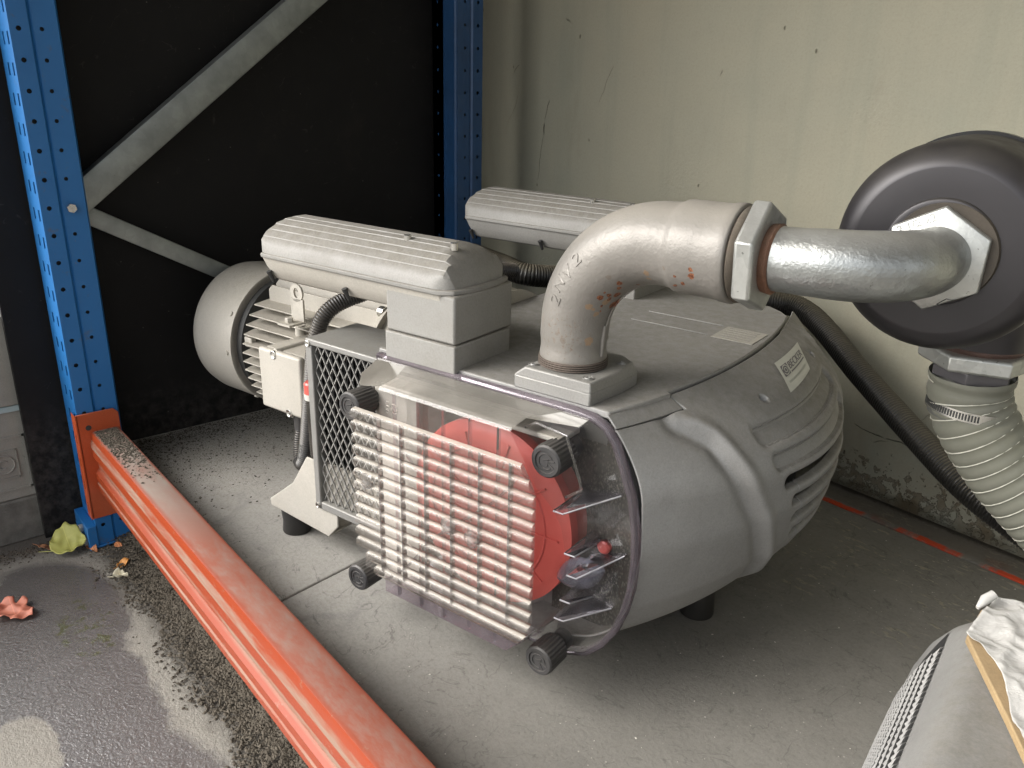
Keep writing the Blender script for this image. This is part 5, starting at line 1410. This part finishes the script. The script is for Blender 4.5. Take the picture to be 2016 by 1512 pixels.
# galvanised bend into the filter canister
gp = thing("galvanised_bend", "bright galvanised pipe bend between the hex bushing and the black canister", "pipe bend", (-.25, .834, .782), True)
zc = cz + ra + .001; pts_ = [(-.2845, .834, zc), (-.268, .834, zc), (-.248, .834, zc + .0005)]
Rb = .086; cxx = -.147 - Rb
for k in range(0, 25):
    a = math.pi / 2 * k / 24; pts_.append((cxx + Rb * math.sin(a), .834 + Rb * (1 - math.cos(a)), zc + .0015 + .003 * k / 24))
pts_.append((-.147, .9215, zc + .005))
rad_ = [.0338, .0330, .0328] + [.0328 + .0018 * math.sin(math.pi * k / 24) for k in range(25)] + [.0328]
pts2 = resample([Vector(p) for p in pts_], .004); r2 = [float(np.interp(i / (len(pts2) - 1), np.linspace(0, 1, len(rad_)), rad_)) for i in range(len(pts2))]
MB().tube(pts2, r2, 56).build("bend_tube", M_GALV, gp, smooth=60)
hn = MB().hexnut((-.148, .9265, zc + .004), (0, 1, 0), .0530, .012, R(2)); hno = hn.build("hex_nut", M_NUT, gp, bevel=.0014)
vs, fs = text_mesh("2 1/2 x2", .0115, .0003); mb = MB()
ang = R(152 - 90)
ux = Vector((math.cos(R(-27)), 0, -math.sin(R(-27))));  # along the upper left edge, rising to the right
ux = Vector((.885, 0, .465)).normalized(); vx_ = Vector((-.465, 0, .885)).normalized()
cpt = Vector((-.148, .9203, zc + .004)) + vx_ * .0395 + ux * -.004
mb.add([cpt + ux * v[0] + vx_ * v[1] + Vector((0, -1, 0)) * v[2] for v in vs], fs); mb.build("stamped_size", M_NUT, hno, off=FR[gp.name], smooth=0)
mb = MB(); dpt = Vector((-.128, .9203, zc + .004 - .0415)); dd = [Vector((-.009, 0, -.003)), Vector((-.001, 0, .004)), Vector((.009, 0, .003)), Vector((.001, 0, -.004)), Vector((-.009, 0, -.003))]
mb.tube([dpt + q for q in dd], .0004, 5); mb.build("diamond_mark", M_DARKMETAL, hno, off=FR[gp.name])

# filter canister
CY0 = .934; CX_, CZ_ = -.147, .789
can = thing("filter_canister", "round dark grey metal filter canister by the wall at the right edge", "filter canister", (CX_, 1.05, CZ_), True)
MB().lathe([(-.003, .048), (-.003, .0520), (-.0022, .0535), (.0, .0545), (.0, .0600), (.0, .0835), (.0002, .0848), (.0012, .0880), (.0045, .0940), (.011, .1010), (.020, .1062), (.031, .1085), (.045, .109), (.19, .109), (.19, .02)], (CX_, CY0, CZ_), (0, 1, 0), 96).build("canister_shell", M_CAN, can, smooth=50)
MB().lathe([(-.0035, .030), (-.0035, .050), (-.001, .0515)], (CX_ + .004, CY0, CZ_), (0, 1, 0), 48).build("inlet_socket", paint("oily_socket", (.045, .035, .025), .4, .2, .3, .2, 1, .3), can)
MB().lathe([(.150, .1095), (.150, .1125), (.162, .1125), (.162, .1095)], (CX_, CY0, CZ_), (0, 1, 0), 72).build("clamp_ring", plain("black_clamp", (.01, .01, .01), .3), can)
MB().box(CX_ + .075, CX_ + .098, CY0 + .148, CY0 + .164, CZ_ + .083, CZ_ + .100).build("clamp_latch", M_STEEL, can, bevel=.003)
PX_, PY_ = -.107, 1.075
MB().lathe([(0, .052), (.030, .054), (.045, .054), (.10, .054)], (PX_, PY_, .669), (0, 0, 1), 56).build("outlet_port", M_CAN, can)
MB().lathe([(0, .047), (.005, .0485), (.008, .047)], (PX_, PY_, .6615), (0, 0, 1), 48).build("port_thread", paint("dark_thread", (.20, .13, .11), .35, .6, .2, .1), can)
MB().hexnut((PX_, PY_, .6520), (0, 0, 1), .0625, .020, R(12)).build("port_nut", M_NUT, can, bevel=.0014)
MB().hexnut((PX_, PY_, .633), (0, 0, 1), .046, .017, R(30)).build("hose_nipple", plain("grey_nipple", (.10, .095, .10), .3, .3), can, bevel=.001)
MB().lathe([(0, .040), (-.03, .040), (-.05, .040)], (PX_, PY_, .627), (0, 0, 1), 40).build("nipple_tail", plain("grey_nipple_tail", (.12, .12, .11), .35, .3), can)

# clear spiral hose hanging from the canister
hp = bez([(PX_, PY_, .630), (PX_ + .002, PY_ + .002, .600), (PX_ + .018, PY_ + .004, .565), (PX_ + .062, PY_ + .012, .51), (PX_ + .128, PY_ + .022, .45), (PX_ + .205, PY_ + .03, .39), (PX_ + .29, PY_ + .035, .325), (PX_ + .40, PY_ + .04, .26), (PX_ + .53, PY_ + .04, .226)], 12)
hp = resample(hp, .0035); rh = [.0455 + .0010 * math.sin(2 * math.pi * i * .0035 / .0175) for i in range(len(hp))]
rh = [r_ + (.0012 if i < 3 else 0) for i, r_ in enumerate(rh)]
hs_ = thing("clear_hose", "cloudy clear spiral hose clamped under the black canister", "hose", (PX_, PY_, .60), True)
MB().tube(hp, rh, 48, caps=False).build("hose_wall", M_HOSEC, hs_, smooth=60)
sp = []; L = 0; up_ = Vector((0, 1, 0)); hp2 = resample(hp, .0008)
for i in range(14, len(hp2) - 1):
    T_ = (hp2[i + 1] - hp2[i - 1]).normalized(); u = (up_ - T_ * up_.dot(T_)).normalized(); v = T_.cross(u); up_ = u
    s_ = i * .0008; a = 2 * math.pi * s_ / .0175
    sp.append(hp2[i] + (u * math.cos(a) + v * math.sin(a)) * .0458)
MB().tube(sp, .0007, 6).build("spiral_wire", M_HOSEW, hs_, smooth=60)
# worm clamp
cz_ = .586; cxh, cyh = PX_ + .0045, PY_ + .004
MB().lathe([(-.0065, .0472), (-.006, .0482), (.006, .0482), (.0065, .0472)], (cxh, cyh, cz_), (.06, .05, 1), 64).build("clamp_band", M_STEEL, hs_)
bd = Vector((.06, .05, 1)).normalized(); bu = Vector((0, 0, 1)).cross(bd); mb = MB()
for k in range(26):
    a = R(-168 + k * 3.9); o_ = Vector((cxh + .0484 * math.cos(a), cyh + .0484 * math.sin(a), cz_ - .06 * .0484 * math.cos(a) - .05 * .0484 * math.sin(a)))
    r3 = Vector((math.cos(a), math.sin(a), 0)); t3 = Vector((-math.sin(a), math.cos(a), 0))
    vs = [o_ + t3 * s1 * .0009 + Vector((0, 0, 1)) * s2 * .0037 + r3 * s3 for s3 in (-.0002, .00025) for s1, s2 in ((-1, -1), (1, -1), (1, 1), (-1, 1))]
    mb.add(vs, [(4, 5, 6, 7), (0, 1, 5, 4), (1, 2, 6, 5), (2, 3, 7, 6), (3, 0, 4, 7)])
mb.build("clamp_slot", M_DARKMETAL, hs_, smooth=0)

# ================================================================== second machine, lower right
sm_ = thing("machine_cover", "corner of a second silver machine with a slotted grille, lower right", "machine", (.1, .6, SLAB), True)
def lay(x0, y1, r_, z): return [(x, y, z) for x, y in [(x0 + r_ * (1 - math.cos(a)), y1 - r_ * (1 - math.sin(a))) for a in np.linspace(0, math.pi / 2, 14)]]
levels = []
for z, off, r_ in ((.19, .072, .085), (.25, .068, .085), (.31, .058, .080), (.36, .045, .074), (.40, .030, .066), (.420, .020, .058), (.435, .011, .05), (.444, .003, .042), (.4492, -.006, .034), (.4505, -.014, .030)):
    levels.append((z, -.027 - off, .862 + off * 2.6, r_ * 1.15))
mb = MB(); vs = []; cols = 0
for (z, x0, y1, r_) in levels:
    ring_ = [(x0, .25, z)] + [(x0, y, z) for y in np.linspace(.30, y1 - r_, 12)][:-1] + lay(x0, y1, r_, z) + [(x, y1, z) for x in np.linspace(x0 + r_, .45, 10)][1:]
    cols = len(ring_); vs += ring_
fs = [(j * cols + i, j * cols + i + 1, (j + 1) * cols + i + 1, (j + 1) * cols + i) for j in range(len(levels) - 1) for i in range(cols - 1)]
last = (len(levels) - 1) * cols
vs.append((.45, .25, .4505)); fs.append(tuple(range(last, last + cols)) + (len(vs) - 1,))
mb.add(vs, fs).build("cover_shell", M_PUMP, sm_, smooth=50)
# grille: slanted bars over a dark panel, following the flank
def flank(y, z, h):
    o_ = float(np.interp(z, [.19, .25, .31, .36, .40, .420], [.072, .068, .058, .045, .030, .020])); return Vector((-.027 - o_ - h, y, z))
mb = MB().grid(lambda u, v: flank(.30 + .568 * u, .236 + .172 * v - .0, .0008), 2, 8); mb.build("grille_back", M_DARKMETAL, sm_)
mb = MB()
for r_ in range(13):
    za = .240 + r_ * .0138
    for c_ in range(54):
        ya = .870 - c_ * .0102 - (r_ % 2) * .005
        if ya < .31: continue
        if c_ < (abs(r_ - 4) // 2): continue
        w_ = .0024; hh = .0066
        q = [flank(ya - w_, za - hh, .0012), flank(ya + .0005, za - hh * .8, .0040), flank(ya + w_ + .002, za + hh, .0012), flank(ya - .0005 + .002, za + hh * .9, .0040)]
        mb.add([q[0], q[1], q[2], q[3]], [(0, 1, 2, 3)])
mb.build("grille_bars", M_PUMP, sm_, smooth=0)["kind"] = "stuff"

# cardboard and crumpled paper on it
M_CARD = paint("cardboard", (.38, .27, .145), .8, 0, .12, .1, 1.5, .1, nscale=12, spec=.2)
cb = MB().prism([(-.034, .788), (-.030, .845), (.24, .92), (.34, .46), (.12, .47), (.052, .600), (.012, .690)], 2, .4530, .4610)
single(cb, "cardboard_box", M_CARD, (.1, .7, .456), "flattened brown cardboard lying on the second machine, under white paper", "cardboard", True, bevel=.0012)
def mk_paper():
    t = NT("white_paper"); n = t.noise(16, 5, .6, dist=.6)
    return t.done(t.bsdf(t.mix(n, (.44, .43, .405), (.56, .545, .51)), .65, 0, t.bump(t.noise(34, 6, .6, dist=1.6), .5, .004), .3))
M_PAPER = mk_paper()
def paper_pt(u, v):
    A_, B_, Cc, D_ = Vector((-.035, .778)), Vector((.150, .470)), Vector((.36, .92)), Vector((-.022, .862))
    q = A_.lerp(B_, u).lerp(D_.lerp(Cc, u), v)
    q += Vector((.006 * math.sin(u * 13), .008 * math.sin(u * 9 + 1))) * (1 - v)
    p3 = Vector((q.x * 26, q.y * 26, 0)); f1 = 1 - abs(noise.noise(p3)) * 2; f2 = 1 - abs(noise.noise(p3 * 2.3 + Vector((5, 1, 0)))) * 2
    z = .4650 + .0055 * f1 + .0022 * f2
    return (q.x, q.y, z)
pm = MB().grid(paper_pt, 110, 80)
pm.tube([(-.033, .832, .468), (-.029, .842, .474), (-.023, .850, .478)], [.002, .0050, .0045], 12)
po = single(pm, "crumpled_paper", M_PAPER, (.1, .7, .47), "crumpled white paper on the brown cardboard at the lower right", "paper", True, smooth=70)
s = po.modifiers.new("thickness", 'SOLIDIFY'); s.thickness = .0004
